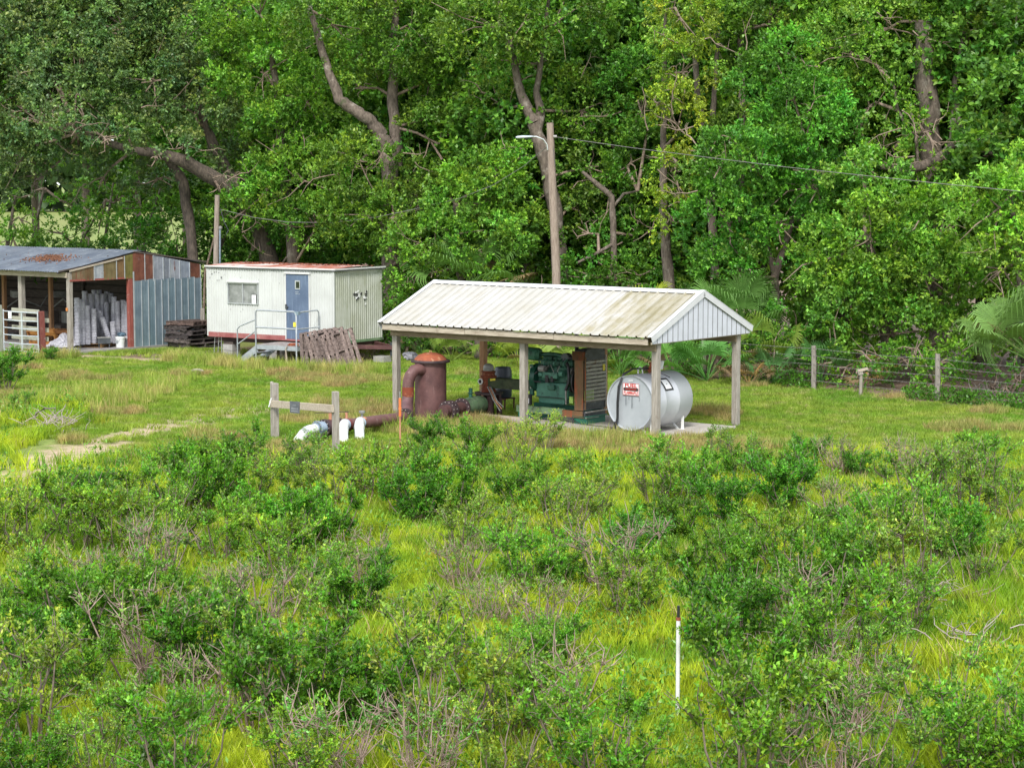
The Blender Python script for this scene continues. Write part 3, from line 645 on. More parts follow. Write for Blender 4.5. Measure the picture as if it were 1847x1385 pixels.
MB().tube([E(-3.05, 1.12, .2), E(-2.95, 1.1, .12), E(-2.7, 1.0, .07), E(-2.2, 1.0, .06), E(-1.6, .9, .06)], .01, 6).build('cable', M['black'], en)

# ------------------------------------------------------------------ right angle gear drive on the well head
gd = root('gear_drive', 'rusty upright gear drive with grey dome standing on the well head', 'gear drive', carpos(-5.74, 1.5), CRZ)
MB().lathe([(.14, .56), (.185, .57), (.185, .6), (.16, .62), (.155, .9), (.19, .91), (.19, .95), (.155, .96), (.15, 1.02), (.17, 1.03), (.17, 1.06), (.1, 1.08)], n=24).build('gear_case', M['rustorange'], gd, color=(.62, .5, .42))
MB().lathe([(.13, 1.06), (.13, 1.14), (.11, 1.2), (.06, 1.235), (.0, 1.245)], n=20).build('cap', M['greymetal'], gd)
MB().lathe([(.34, .52), (.34, .56)], n=24).build('base_flange', M['flange'], gd)
mb = MB(); mb.quadf([(.34 * math.cos(i * .2618), .34 * math.sin(i * .2618), .56) for i in range(24)]); mb.build('base_plate', M['flange'], gd)
mb = MB()
for k in range(4): a = math.pi / 4 + k * math.pi / 2; mb.beam((.26 * math.cos(a), .26 * math.sin(a), 0), (.24 * math.cos(a), .24 * math.sin(a), .52), .09, .09, (1, 0, 0))
mb.cyl((0, 0, 0), (0, 0, .55), .13, 16); mb.build('pump_head', M['flange'], gd, color=(1.2, .9, .9))
gb = MB().cyl((-.1, -.17, .82), (-.1, -.2, .82), .07, 18).build('gauge', M['white'], gd); MB().cyl((-.1, -.2, .82), (-.1, -.204, .82), .045, 16).build('gauge_face', M['ink'], gb)
mb = MB()
for k in range(4): mb.cyl((-.09, -.17, .74 - .05 * k), (-.09, -.185, .74 - .05 * k), .016, 8)
mb.build('bolt_row', M['bolt'], gd)['kind'] = 'stuff'
for k, dx in enumerate((0, .05, .1)):
    MB().tube([(.1 + dx, -.17, .7), (.2 + dx, -.22, .62), (.34 + dx, -.24, .4), (.5 + dx, -.2, .16 + .05 * k)], .014, 7).build('hose', M['greymetal' if k != 1 else 'rustrod'], gd)
MB().cyl((.15, -.1, .55), (.15, -.1, .75), .05, 10).build('motor', M['black'], gd)
# shaft guard
sg_ = root('drive_shaft_guard', 'mossy dark shaft guard running from gear drive to engine', 'shaft guard', carpos(-5.0, 1.5), CRZ)
MB().box((0, 0, .88), (1.3, .26, .05)).box((.0, -.13, .78), (1.3, .02, .2)).box((.0, .13, .78), (1.3, .02, .2)).build('guard_box', M['mossy'], sg_, color=(.28, .25, .2))
MB().cyl((-.6, 0, .76), (.68, 0, .8), .04, 12).build('shaft', M['darkmetal'], sg_)
MB().box((-.5, -.146, .88), (.15, .012, .05), Matrix.Rotation(-.15, 3, 'Y')).build('label', M['yellow'], sg_, label='yellow sticker on the guard')
mb = MB(); mb.beam((.3, -.1, .05), (.3, -.1, .7), .03, .03).beam((.3, .1, .05), (.3, .1, .7), .03, .03); mb.build('stand', M['darkmetal'], sg_)
# drum
dx_, dz_ = car_at(907, 722, 2.5)
dr = root('plastic_drum', 'blue black plastic drum on a low metal stand behind the gear drive', 'drum', carpos(dx_, 2.5), CRZ)
MB().lathe([(0, .32), (.19, .33), (.215, .36), (.22, .5), (.226, .52), (.22, .54), (.22, .82), (.226, .84), (.22, .86), (.215, .98), (.19, 1.03), (.19, 1.06), (.17, 1.06), (.17, 1.03), (0, 1.03)], n=26).build('barrel', M['drum'], dr)
for p in bpy.data.objects['barrel'].data.polygons: p.use_smooth = True
mb = MB()
for x in (-.18, .2):
    for y in (-.18, .18): mb.beam((x, y, 0), (x, y, .3), .03, .03)
mb.box((.01, -.18, .3), (.45, .03, .03)).box((.01, .18, .3), (.45, .03, .03)).box((.01, 0, .315), (.45, .4, .012)); mb.build('stand', M['rustcol'], dr, color=(.5, .4, .4))

# ------------------------------------------------------------------ rusty filter vessel and pipework
fc = G(777, 757)
FO = Vector((fc.x, fc.y, 0))
fv = root('filter_vessel', 'tall rusty brown filter vessel with orange domed lid', 'filter vessel', tuple(FO))
MB().lathe([(.37, -.05), (.37, .03), (.368, .06), (.368, 1.36)], n=36).build('vessel_body', M['steel'], fv)
for p in bpy.data.objects['vessel_body'].data.polygons: p.use_smooth = True
MB().lathe([(.37, 1.345), (.455, 1.35), (.46, 1.38), (.44, 1.405), (.36, 1.41), (.36, 1.4)], n=36).build('lid_flange', M['flange'], fv)
MB().lathe([(.385, 1.405), (.36, 1.45), (.28, 1.52), (.15, 1.565), (0, 1.58)], n=30).build('domed_lid', M['rustorange'], fv)
for p in bpy.data.objects['domed_lid'].data.polygons: p.use_smooth = True
MB().tube([(-.02, 0, 1.57), (-.02, 0, 1.61), (.02, 0, 1.61), (.02, 0, 1.57)], .01, 6).build('lifting_eye', M['rustrod'], fv)
MB().lathe([(.372, .03), (.378, .04), (.372, .06)], n=36).build('base_weld', M['rustorange'], fv)
# elbow leaving the vessel and turning down, then the long pipe towards the valves
PA, PB = G(733, 752, .24), G(566, 774, .24); pdir = (PB - PA).normalized()
ep = root('elbow_pipe', 'rusty elbow pipe curving out of the filter vessel side', 'pipe', tuple(FO))
e0 = Vector((-.26, -.3, 1.12)); side = Vector((-.75, -.66, 0)).normalized()
pth = [Vector((-.12, -.2, 1.16)), Vector((-.24, -.33, 1.22)), Vector((-.36, -.42, 1.2)), Vector((-.45, -.48, 1.08)), Vector((-.49, -.5, .94)), Vector((-.5, -.51, .78)), Vector((-.5, -.51, .6))]
base = PA - FO
pth2 = [Vector((-.5, -.51, .6)), Vector((-.52, -.58, .45)), Vector((-.5, -.6, .36)).lerp(base, .45), base - pdir * .02]
MB().tube(pth, .135, 20).build('upper_elbow', M['steel'], ep)
MB().tube([pth[-2] + Vector((0, 0, .04)), pth[-1]], .1375, 20).build('weld_band', M['rustorange'], ep, color=(.7, .55, .5))
MB().tube([pth2[0], pth2[1], pth2[2], base], [.135, .135, .14, .14], 20).build('lower_elbow', M['steel'], ep, color=(.9, .95, 1.05))
flanged(ep, base, pdir, .2, .045)
lp = root('discharge_pipe', 'long rusty brown pipe lying on the grass toward the valves', 'pipe', tuple(PA))
Lp = (PB - PA).length
MB().tube([pdir * .03, pdir * Lp * .5, pdir * (Lp - .75)], .125, 22).build('pipe_run', M['steel'], lp)
flanged(lp, pdir * .055, pdir, .2, .04)
flanged(lp, pdir * (Lp - .72), pdir, .2, .045)
vv = root('gate_valve', 'black and rust flanged valve between brown pipe and blue coupling', 'valve', tuple(PA + pdir * (Lp - .5)))
MB().tube([pdir * -.2, pdir * -.05, pdir * .05, pdir * .2], [.13, .17, .17, .13], 20).build('valve_body', M['flange'], vv, color=(1.2, .8, .8))
for t in (-.14, .18): flanged(vv, pdir * t, pdir, .19, .045)
MB().cyl((0, 0, .12), (0, 0, .3), .035, 10).build('stem', M['rustrod'], vv)
MB().beam((-.32, -.03, .31), (.12, .02, .32), .03, .014).build('lever', M['flange'], vv)
v2 = root('check_valve', 'smaller rusty valve with a long dark lever handle on the brown pipe', 'valve', tuple(PA + pdir * (Lp - 1.0)))
MB().cyl((0, 0, .1), (0, 0, .27), .03, 10).build('stem', M['rustrod'], v2); MB().beam((-.42, -.02, .28), (.06, .0, .29), .03, .014).build('lever', M['flange'], v2)
MB().tube([pdir * -.07, pdir * .07], .145, 20).build('valve_collar', M['steel'], v2, color=(1.2, .7, .7))
cp = root('pipe_coupling', 'blue steel pipe coupling beside the leftmost white elbow', 'coupling', tuple(PB - pdir * .22))
MB().tube([pdir * -.06, pdir * .1], .15, 20).tube([pdir * .1, pdir * .13], .175, 20).build('sleeve', M['steelblue'], cp)
bolts(MB(), pdir * .115, pdir, .155, 8, .013, .03).build('bolt_ring', M['bolt'], cp)['kind'] = 'stuff'
# white PVC elbows
def pvc(name, label, start, path, r, tilt=0):
    t = root(name, label, 'pvc elbow', tuple(start), 0, 'white PVC elbows going into the ground')
    MB().tube(path, r, 18).build('elbow', M['pvc'], t)
    MB().tube([Vector(path[-3]).lerp(Vector(path[-2]), .3), Vector(path[-3]).lerp(Vector(path[-2]), .62)], r * 1.1, 18).build('socket', M['pvc'], t)
    MB().tube([Vector(path[0]) * .9, Vector(path[0]).lerp(Vector(path[1]), .35)], r * 1.18, 18).build('collar', M['steelblue'], t)
    MB().tube([(0, 0, .0), Vector(path[0])], r * .9, 14).build('outlet', M['steel'], t)
    return t
pc1 = PA + pdir * (Lp * .66); pc2 = PA + pdir * (Lp * .5)
perp = Vector((pdir.y, -pdir.x, 0)); perp = -perp if perp.y > 0 else perp
fwd_ = Vector((.0, -1, 0))
for i, (pc, dx, lb) in enumerate(((pc1, -.02, 'white PVC elbow going into the grass right beside the right sign post'), (pc2, 0, 'white PVC elbow going into the grass nearer the orange stake'))):
    pvc('pvc_elbow', lb, pc + Vector((0, 0, .02)), [(dx * .2, -.16, .0), (dx * .5, -.36, .05), (dx, -.58, .02), (dx + .02, -.82, -.1), (dx + .05, -1.05, -.34)], .105)
t = pvc('pvc_elbow', 'leftmost white PVC elbow bending down beyond the blue coupling', PB - pdir * .1, [pdir * .04, pdir * .1, pdir * .2 + Vector((-.03, 0, -.01)), pdir * .28 + Vector((-.09, 0, -.08)), pdir * .34 + Vector((-.2, 0, -.28))], .11)
wv = root('air_valve', 'small grey cap valve on top of the brown pipe', 'valve', tuple(pc2 + Vector((.02, .0, .1))))
MB().cyl((0, 0, 0), (0, 0, .12), .03, 10).cyl((0, 0, .12), (0, 0, .17), .07, 14).build('cap', M['greymetal'], wv); MB().lathe([(.1, -.06), (.11, 0), (.05, .04)], n=14).build('base', M['rustrod'], wv)
# green flanged pipe between vessel and well head
gp0 = G(805, 741, .3); gp1 = car(-5.74, 1.2, .3)
gdv = (gp1 - gp0); gl = gdv.length; gdn = gdv.normalized()
gpipe = root('green_discharge_pipe', 'mossy green flanged pipe between filter vessel and gear drive', 'pipe', tuple(gp0))
MB().tube([gdn * -.15, gdn * (gl * .5)], .14, 20).build('pipe_spool', M['steel'], gpipe, color=(.7, .7, .7))
MB().tube([gdn * (gl * .45), gdn * (gl * .55), gdn * (gl * .8), gdn * gl], [.15, .2, .22, .2], 20).build('reducer', M['mossy'], gpipe, color=(.55, .6, .6))
for f_ in (.03, .12, .44): flanged(gpipe, gdn * (gl * f_), gdn, .23, .04, 12)
MB().cyl(gdn * (gl * .7) + Vector((0, 0, .18)), gdn * (gl * .7) + Vector((0, 0, .42)), .045, 10).cyl(gdn * (gl * .7) + Vector((0, 0, .3)), gdn * (gl * .7) + Vector((0, 0, .32)), .07, 10).build('air_vent', M['greend'], gpipe)
# concrete kerb of the well slab behind
tag(MB().box((0, 0, .05), (1.7, .12, .1)).build('timber_sill', M['board'], None, loc=carpos(-4.9, 1.0), rot=(0, 0, CRZ)), 'pale timber sill lying on the ground behind middle post', 'timber')
# crumpled white bag on the vessel's far side
def blob(name, r, seed, m, parent, loc, sc=(1, 1, 1), rough=.35):
    g = random.Random(seed); n, k = 14, 8; mb = MB(); vs = []
    for i in range(k + 1):
        ph = math.pi * i / k
        for j in range(n):
            th = 2 * math.pi * j / n; q = r * (1 + rough * (g.random() - .5) * math.sin(ph))
            vs.append((q * math.sin(ph) * math.cos(th) * sc[0], q * math.sin(ph) * math.sin(th) * sc[1], q * math.cos(ph) * sc[2]))
    mb.v = vs
    for i in range(k):
        for j in range(n): mb.f.append((i * n + j, (i + 1) * n + j, (i + 1) * n + (j + 1) % n, i * n + (j + 1) % n)); mb.sm.append(False)
    return mb.build(name, m, parent, loc=loc)
p = W(740, 642, 46.9)
bucket = root('rag', 'grey crumpled rag hung behind the domed vessel lid', 'rag', tuple(p)); blob('cloth', .13, 3, M['tarp'], bucket, (0, 0, 0), (1.3, .6, .8), .6)

# ------------------------------------------------------------------ H shaped sign rail
pa, pb = G(496, 788), G(606, 816)
hr = root('sign_rail', 'weathered H shaped wooden rail holding a small grey plaque', 'sign rail', (pa.x, pa.y, 0))
rel = Vector((pb.x - pa.x, pb.y - pa.y, 0)); ang = math.atan2(rel.y, rel.x)
za = W(496, 691, pa.y).z; zb = W(606, 706, pb.y).z
MB().box((0, 0, za / 2 - .1), (.15, .14, za + .2), ang).build('post', M['post'], hr, bevel=.01)
MB().box((-.06, .04, za / 2 + .0), (.05, .06, za + .06), ang).build('post_back', M['post'], hr, bevel=.006)
MB().box((rel.x, rel.y, zb / 2 - .1), (.12, .12, zb + .2), ang).build('post', M['post'], hr, bevel=.01)
nf = Vector((rel.y, -rel.x, 0)).normalized(); nf = nf if nf.y < 0 else -nf
r0 = W(488, 729, pa.y - .1).z; r1 = W(611, 737, pb.y - .1).z
ra = nf * .085 + Vector((0, 0, r0)) - rel.normalized() * .05; rb = rel + nf * .085 + Vector((0, 0, r1)) + rel.normalized() * .06
MB().beam(ra, rb, .045, .155).build('rail', M['board'], hr, bevel=.006)
pl = ra.lerp(rb, .43) + nf * .035; udir = (rb - ra).normalized()
Mx = Matrix((udir, -nf, Vector((0, 0, 1)))).transposed()
pq = MB().box(tuple(pl + Vector((0, 0, -.03))), (.46, .012, .25), Mx).build('plaque', M['slate'], hr)
mb = MB(); g_ = random.Random(4)
for k in range(6): mb.box(tuple(pl + udir * (-.15 + k * .058) + nf * .0075 + Vector((0, 0, -.06))), (.012, .004, .05), Mx @ Matrix.Rotation(g_.uniform(-.5, .5), 3, 'Y'))
for k in range(1): mb.box(tuple(pl + nf * .0075 + Vector((0, 0, -.115))), (.33, .004, .014), Mx)
for k in range(5): mb.box(tuple(pl + udir * (-.07 + k * .035) + nf * .0075 + Vector((0, 0, .01))), (.02, .004, .012), Mx)
mb.build('worn_lettering', M['inkgrey'], pq)
MB().box((-.09, -.05, r0 + .03), (.02, .06, .2), Matrix.Rotation(.3, 3, 'Y')).build('white_tag', M['paper'], hr)

# stakes
def stake(name, lab, cat, px, py, ytop, parts):
    p = G(px, py); z = W(px, ytop, p.y).z; t = root(name, lab, cat, (p.x, p.y, 0)); 
    for nm, a, b_, r_, mm in parts: MB().cyl((0, 0, z * a - (.1 if a == 0 else 0)), (.0, 0, z * b_), r_, 10).build(nm, M[mm], t)
    return t
stake('orange_stake', 'thin rusty stake with bright orange painted top standing left of the filter vessel', 'stake', 722, 824, 706, [('rod', 0, .66, .018, 'rustrod'), ('painted_top', .62, .9, .026, 'orange'), ('collar', .72, .76, .032, 'orange'), ('tip', .9, 1, .013, 'greymetal')])
stake('white_riser', 'thin white pipe riser with black tip and orange band among the nearest bushes', 'pipe riser', 1222, 1300, 1092, [('pipe', 0, .89, .022, 'white'), ('band', .875, .9, .026, 'rustorange'), ('black_top', .9, 1, .015, 'black')])

# ------------------------------------------------------------------ old shed
def shp(x, y, z=0): p = SH0 + SHX * x + SHY * y; return (p.x, p.y, z)
def shed_at(px, py, Y): p = onplane(px, py, SH0 + SHY * Y, SHY) - SH0; return p.dot(SHX), p.z
def shed_ax(px, py, X=0): p = onplane(px, py, SH0 + SHX * X, SHX) - SH0; return p.dot(SHY), p.z
SRZ = R(-38)
sd_ = root('old_shed', 'old open fronted shed with grey metal roof and patched rusty gable end', 'shed', shp(0, 0), SRZ)
SW, SYR, SZR, SZF, SZB, SLEN = 5.7, 3.0, 3.2, 2.66, 2.72, 11.0
# posts
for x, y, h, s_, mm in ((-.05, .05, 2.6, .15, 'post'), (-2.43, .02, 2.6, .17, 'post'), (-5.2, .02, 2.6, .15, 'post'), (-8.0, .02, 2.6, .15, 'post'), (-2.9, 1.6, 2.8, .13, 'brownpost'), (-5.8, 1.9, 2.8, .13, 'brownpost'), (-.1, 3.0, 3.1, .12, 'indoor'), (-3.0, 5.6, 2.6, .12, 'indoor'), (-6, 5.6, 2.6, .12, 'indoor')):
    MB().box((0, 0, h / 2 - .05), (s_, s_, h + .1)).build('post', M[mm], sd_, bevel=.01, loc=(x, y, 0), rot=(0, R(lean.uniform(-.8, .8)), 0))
MB().box((.0, 2.56, 1.2), (.13, .17, 2.42)).build('door_post', M['redpost'], sd_, bevel=.008)
MB().box((.085, 2.67, 1.25), (.02, .05, 2.6)).build('door_post_edge', M['seam'], sd_)
MB().box((-SLEN / 2, -.08, 2.53), (SLEN, .05, .17)).build('eave_beam', M['board'], sd_)
MB().box((-SLEN / 2 - 2, -.13, 2.6), (SLEN - 2, .03, .09)).build('fascia_board', M['board'], sd_, color=(.8, .78, .75))
# roof sheets
df = Vector((0, SYR + .42, SZR - SZF + .07)); lf = df.length; df.normalize(); nf_ = Vector((0, -df.z, df.y))
db = Vector((0, SYR - SW - .35, SZR - SZB + .05)); lb_ = db.length; db.normalize(); nb_ = Vector((0, -db.z, db.y)) * -1
wv_ = wavy(.78, .13, .016, 4)
mr = MB().sheet((0, 0, 0), (1, 0, 0), nf_, df, wv_, 0, lf).mesh('roof_sheet', M['galvroof'])
mrb = MB().sheet((0, 0, 0), (1, 0, 0), nb_, db, wv_, 0, lb_).mesh('roof_sheet_back', M['galvroof'])
g_ = random.Random(21)
for k in range(15):
    x = .02 - .76 * (k + 1); c = g_.uniform(.85, 1.12)
    inst('roof_sheet', mr, sd_, (x, -.42 - g_.uniform(0, .05), SZF - .02 + .006 * (k % 2)), (R(g_.uniform(-.15, .15)), 0, R(g_.uniform(-.25, .25))), color=(c, c, c))
    inst('roof_sheet', mrb, sd_, (x, SW + .35, SZB + .0 + .006 * (k % 2)), color=(c * .8, c * .7, c * .7))
MB().beam((-SLEN, SYR - .08, SZR + .03), (.08, SYR - .08, SZR + .035), .24, .015).build('ridge_flashing', M['galvroof'], sd_)
mb = MB()
for k in range(4): mb.beam((-.03 * k, -.4, SZF + .0 - .02 * k), (-.03 * k, -.4 + lf * df.y * (.35 + .2 * k), SZF + lf * df.z * (.35 + .2 * k) - .06), .03, .05)
mb.build('rake_board', M['indoor'], sd_)
MB().beam((.07, SYR - .3, SZR + .02), (.07, SW + .3, SZB + .06), .05, .04).build('rake_board', M['indoor'], sd_)
MB().beam((.08, -.02, SZF + .0), (.08, 2.2, SZF + .36), .04, .05).build('rake_board', M['board'], sd_)
lit = MB(); g2 = random.Random(5)
LL = Vector((-2.55, -.42, SZF - .02)) + df * 1.75 + nf_ * .03
for k in range(620):
    a, b_ = g2.gauss(0, .4), g2.gauss(0, .3)
    if g2.random() < .2: a *= 2.2
    p = LL + Vector((a - b_ * .3, 0, 0)) + df * b_ + nf_ * max(0, .07 - .1 * math.hypot(a, b_)) * g2.random()
    q = Quaternion((g2.uniform(-1, 1), g2.uniform(-1, 1), g2.uniform(-1, 1), g2.uniform(-1, 1))).normalized(); s = .045
    lit.quadf([p + q @ Vector((s, 0, 0)), p + q @ Vector((0, s * .5, 0)), p + q @ Vector((-s, 0, 0)), p + q @ Vector((0, -s * .5, 0))])
tag(lit.build('leaf_litter', M['litter'], sd_), kind='stuff')
# gable wall in separate sheets
def roofz(y): return (SZF + .06 + (y) * (SZR - SZF) / SYR if y < SYR else SZR + .03 - (y - SYR) * (SZR - SZB) / (SW - SYR)) - .05
def wall_sheet(y0, y1, z0, top, m, color=(1, 1, 1), x=.06, edge=True):
    w = y1 - y0; prof = [(w * i / 6, .004 if i % 2 else .0) for i in range(7)]
    if y0 < SYR < y1: prof.append((SYR - y0, 0)); prof.sort()
    t = (lambda a: roofz(y0 + a)) if top is None else top
    o = MB().sheet((x, y0, 0), (0, 1, 0), (1, 0, 0), (0, 0, 1), prof, z0, t).build('wall_sheet', M[m], sd_, color=color)
    if edge:
        zt = roofz(y1) if top is None else top
        MB().box((x + .012, y1 - .005, (z0 + zt) / 2), (.022, .022, zt - z0 - .01)).build('seam', M['seam'], o)
    return o
ys = [.08, .62, 1.0, 1.4, 1.95, 2.3, 2.66]; ms = ['rusty', 'rusty', 'galv', 'rusty', 'rusty', 'rusty']
cols = [(1, 1, 1), (.8, .7, .6), (1.1, 1.1, 1.1), (.95, 1, .8), (1.0, .8, .6), (.9, 1.1, .5)]
for i in range(6): wall_sheet(ys[i], ys[i + 1], 2.33 + .0 * i, None, ms[i], cols[i], .065 + .004 * (i % 2), i in (1, 3, 4))
MB().box((.05, 1.3, 2.35), (.04, 2.6, .06)).build('door_header', M['redpost'], sd_)
ys = [2.66, 3.18, 3.55, 4.0, 4.3, 4.75, 5.2, 5.7]; ms = ['rust', 'rust', 'galv', 'galv', 'galv', 'galv', 'rust']
cols = [(1, .9, .85), (1, 1, 1), (1, 1, 1.05), (.8, .8, .85), (1.1, 1.1, 1.15), (.85, .9, 1), (.8, .75, .7)]
for i in range(7): wall_sheet(ys[i], ys[i + 1], 2.2, None, ms[i], cols[i], .07 + .004 * (i % 2))
n_ = 10; wy = (5.7 - 2.7) / n_
for i in range(n_): wall_sheet(2.7 + i * wy, 2.7 + (i + 1) * wy, .02, 2.24 + .02 * (i % 3), 'blue', (1 - .04 * (i % 3), 1, 1), .085 + .004 * (i % 2))
# back wall and far end of boards
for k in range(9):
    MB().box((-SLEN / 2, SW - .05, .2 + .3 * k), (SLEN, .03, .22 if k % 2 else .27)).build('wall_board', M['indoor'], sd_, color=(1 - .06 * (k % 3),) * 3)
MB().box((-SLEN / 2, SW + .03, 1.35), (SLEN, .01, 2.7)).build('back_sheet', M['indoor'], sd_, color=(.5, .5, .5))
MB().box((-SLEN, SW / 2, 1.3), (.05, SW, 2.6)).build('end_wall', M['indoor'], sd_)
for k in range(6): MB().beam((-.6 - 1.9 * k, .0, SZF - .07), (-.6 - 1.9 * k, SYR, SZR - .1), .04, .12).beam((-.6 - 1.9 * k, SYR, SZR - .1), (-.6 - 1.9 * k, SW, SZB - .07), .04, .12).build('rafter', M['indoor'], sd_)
MB().beam((-.5, 3.6, 1.5), (-.5, 2.9, 2.45), .04, .09, (1, 0, 0)).build('brace', M['board'], sd_, color=(.5, .48, .4))
MB().beam((-.5, 3.6, 1.5), (-.5, 4.1, 1.95), .04, .09, (1, 0, 0)).build('brace', M['board'], sd_, color=(.5, .48, .4))
MB().box((-1.5, SW - .3, 1.62), (1.5, .3, .06)).build('shelf', M['board'], sd_, color=(.6, .55, .45))
for yy, s_ in ((-.045, 1),): MB().box((-.06, yy - .01, 1.42), (.06, .04, .1)).build('wasp_nest' if False else 'switch_box', M['orange'], sd_, color=(.8, 1.1, 1.0))

# content of the shed: stacks of pale pots
pot_prof = []
def pot_mesh(h, r=.095):
    prof = [(0, 0), (r * .86, 0)]; z = 0; n = int(h / .085)
    for k in range(n):
        z = .04 + k * (h - .04) / n; prof += [(r * .9, z), (r, z + .03), (r, z + .048), (r * .91, z + .05)]
    prof += [(r * .95, h), (r * .8, h), (0, h - .01)]
    return MB().lathe(prof, n=12).mesh('pot_stack', M['pot'])
pots = [pot_mesh(h) for h in (1.15, 1.3, 1.0)]
spots_ = [  # px, top y, base y, depth plane X offset, tilt
 (140, 537, 607, -.9, 0), (150, 541, 606, -1.0, 0), (159, 551, 606, -.9, -1), (170, 557, 606, -.8, 1), (154, 525, 590, -1.7, 0), (164, 530, 590, -1.7, 0), (176, 530, 592, -1.6, 0), (171, 523, 580, -2.1, 0), (179, 523, 580, -2.2, 1), (185, 530, 592, -1.6, -2), (189, 525, 582, -2.0, -5), (198, 557, 607, -1.0, 22),
 (201, 529, 590, -1.5, 0), (205, 535, 600, -1.0, 2), (213, 543, 603, -.8, 0), (223, 541, 600, -.7, 1), (229, 543, 600, -.6, 0), (199, 570, 603, -.7, 20), (206, 580, 603, -.6, 10), (146, 540, 597, -1.5, 0), (193, 545, 597, -1.4, 0)]
wh = ['at the left end of the group', 'second from the left in the front row', 'shorter, third in the front row', 'short, fourth in the front row before the sloping one', 'tall, in the back row at left', 'tall, behind the third front stack', 'tall, behind the fourth front stack', 'in the rear row left of centre', 'in the rear row at the highest point', 'leaning a little left, in the middle row', 'leaning left, in the rear middle row', 'sloping strongly to the left', 'behind the right half of the group', 'tall one right of the sloping stack', 'third from the right end', 'second from the right end', 'at the right end beside the red door post', 'shorter sloping one low at the right', 'small, low, under the right stacks', 'partly hidden behind the two left stacks', 'partly hidden behind the sloping stack']
for i, (px, yt, yb, X, tilt) in enumerate(spots_):
    Y, _ = shed_ax(px, yb, X); _, zt = shed_ax(px, yt, X); z0 = .15
    p = shp(X, Y, z0); t = inst('pot_stack', pots[i % 3], None, p, (R(tilt * .3), R(tilt) * .8, SRZ + i), (1, 1, max(.5, (zt - z0)) / (1.15, 1.3, 1.0)[i % 3]))
    tag(t, 'pale nested pot stack ' + wh[i], 'pot stack', 'stacks of pale pots inside the shed')
# pallets
def pallet_proto(m, name='pallet', seed=0, missing=()):
    g = random.Random(seed); t = root(name, 'x', 'pallet')
    slat = MB().box((0, 0, 0), (1.16, .1, .018)).mesh('slat', M[m]); st = MB().box((0, 0, 0), (.04, 1.0, .085)).mesh('stringer', M[m]); bl = MB().box((0, 0, 0), (1.16, .1, .018)).mesh('slat', M[m])
    for x in (-.55, 0, .55): inst('stringer', st, t, (x, 0, .06), color=(g.uniform(.7, 1.1),) * 3)
    for k in range(7):
        if k in missing: continue
        inst('slat', slat, t, (g.uniform(-.015, .015), -.45 + .15 * k, .112), (0, g.uniform(-.01, .01), g.uniform(-.02, .02)), color=(g.uniform(.7, 1.35),) * 3)
    for k in range(3): inst('slat', bl, t, (0, -.44 + .44 * k, .01), color=(g.uniform(.7, 1.2),) * 3)
    return t
pr = [pallet_proto('pallet', seed=1), pallet_proto('pallet', seed=2, missing=(3,)), pallet_proto('palletwarm', seed=3, missing=(2,))]
used = [False] * 3
def place_pallet(k, loc, rot, label, group, scale=1.0, color=None):
    o = pr[k] if not used[k] else copy_tree(pr[k]); used[k] = True
    o.location = loc; o.rotation_euler = rot; o['label'] = label; o['group'] = group; o.scale = (scale,) * 3
    if color:
        for c in o.children: c.color = tuple(a * b for a, b in zip(c.color[:3], color)) + (1,)
    return o
pc = G(312, 634); g_ = random.Random(12)
ordn = ['bottom pallet of the low stack against the blue shed wall', 'second pallet from the ground in the stack by the blue wall', 'third pallet from the ground in the stack by the blue wall', '', 'third pallet from the top in the stack by the blue wall', 'second pallet from the top in the stack by the blue wall', 'browner top pallet of the stack by the blue wall']
pcl = SH0 + SHY * 4.35 + SHX * 1.05
for k in range(6):
    c = (1.15, .95, .85) if k == 5 else ((.75, .76, .82) if k < 4 else (.85, .85, .87))
    place_pallet(k % 2, (pcl.x + g_.uniform(-.06, .06) + (.1 if k < 1 else 0), pcl.y + g_.uniform(-.05, .05), .0 + .146 * k), (R(g_.uniform(-1.2, 1.2)), R(g_.uniform(-1, 1)), R(52 + g_.uniform(-7, 7))), ordn[k if k < 3 else k + 1], 'pallets stacked against the shed wall', 1.2, c)
for i, (px, py, X) in enumerate(((62, 607, -3.0), (82, 603, -2.3))):
    Y, _ = shed_ax(px, py, X); p = shp(X, 1.3 + i * .15, .05)
    place_pallet(2, p, (R(-70), 0, R(-32 - 6 * i)), ('orange brown pallet leaning inside the shed behind the metal gate', 'darker orange pallet leaning beside the first near the white sheeting')[i], 'orange pallets leaning in the shed', 1.12, (1, 1, 1) if i == 0 else (.5, .45, .5))
p = shp(-2.6, 2.2, .05)
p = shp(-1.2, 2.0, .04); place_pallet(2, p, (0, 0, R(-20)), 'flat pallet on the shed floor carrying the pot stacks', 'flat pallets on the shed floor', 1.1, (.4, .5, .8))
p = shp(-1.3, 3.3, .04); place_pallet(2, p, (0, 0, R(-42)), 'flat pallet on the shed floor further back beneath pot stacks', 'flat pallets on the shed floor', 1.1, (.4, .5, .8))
def cloth_heap(name, label, loc, w, d, h, seed, m):
    g = random.Random(seed); n = 22; mb = MB()
    for j in range(n):
        for i in range(n):
            u, v = i / (n - 1) * 2 - 1, j / (n - 1) * 2 - 1; r = math.hypot(u, v)
            z = h * max(0, 1 - r ** 1.6) * (1 + .4 * math.sin(5 * u + seed) * math.cos(4 * v)) + .09 * g.random() * (r < 1.05)
            mb.v.append((u * w + g.uniform(-.03, .03), v * d + g.uniform(-.03, .03), max(z, .01)))
    for j in range(n - 1):
        for i in range(n - 1): k = j * n + i; mb.f.append((k, k + 1, k + n + 1, k + n)); mb.sm.append(False)
    o = mb.build(name, m, None, loc=loc, rot=(0, 0, SRZ)); return tag(o, label, 'plastic sheeting')
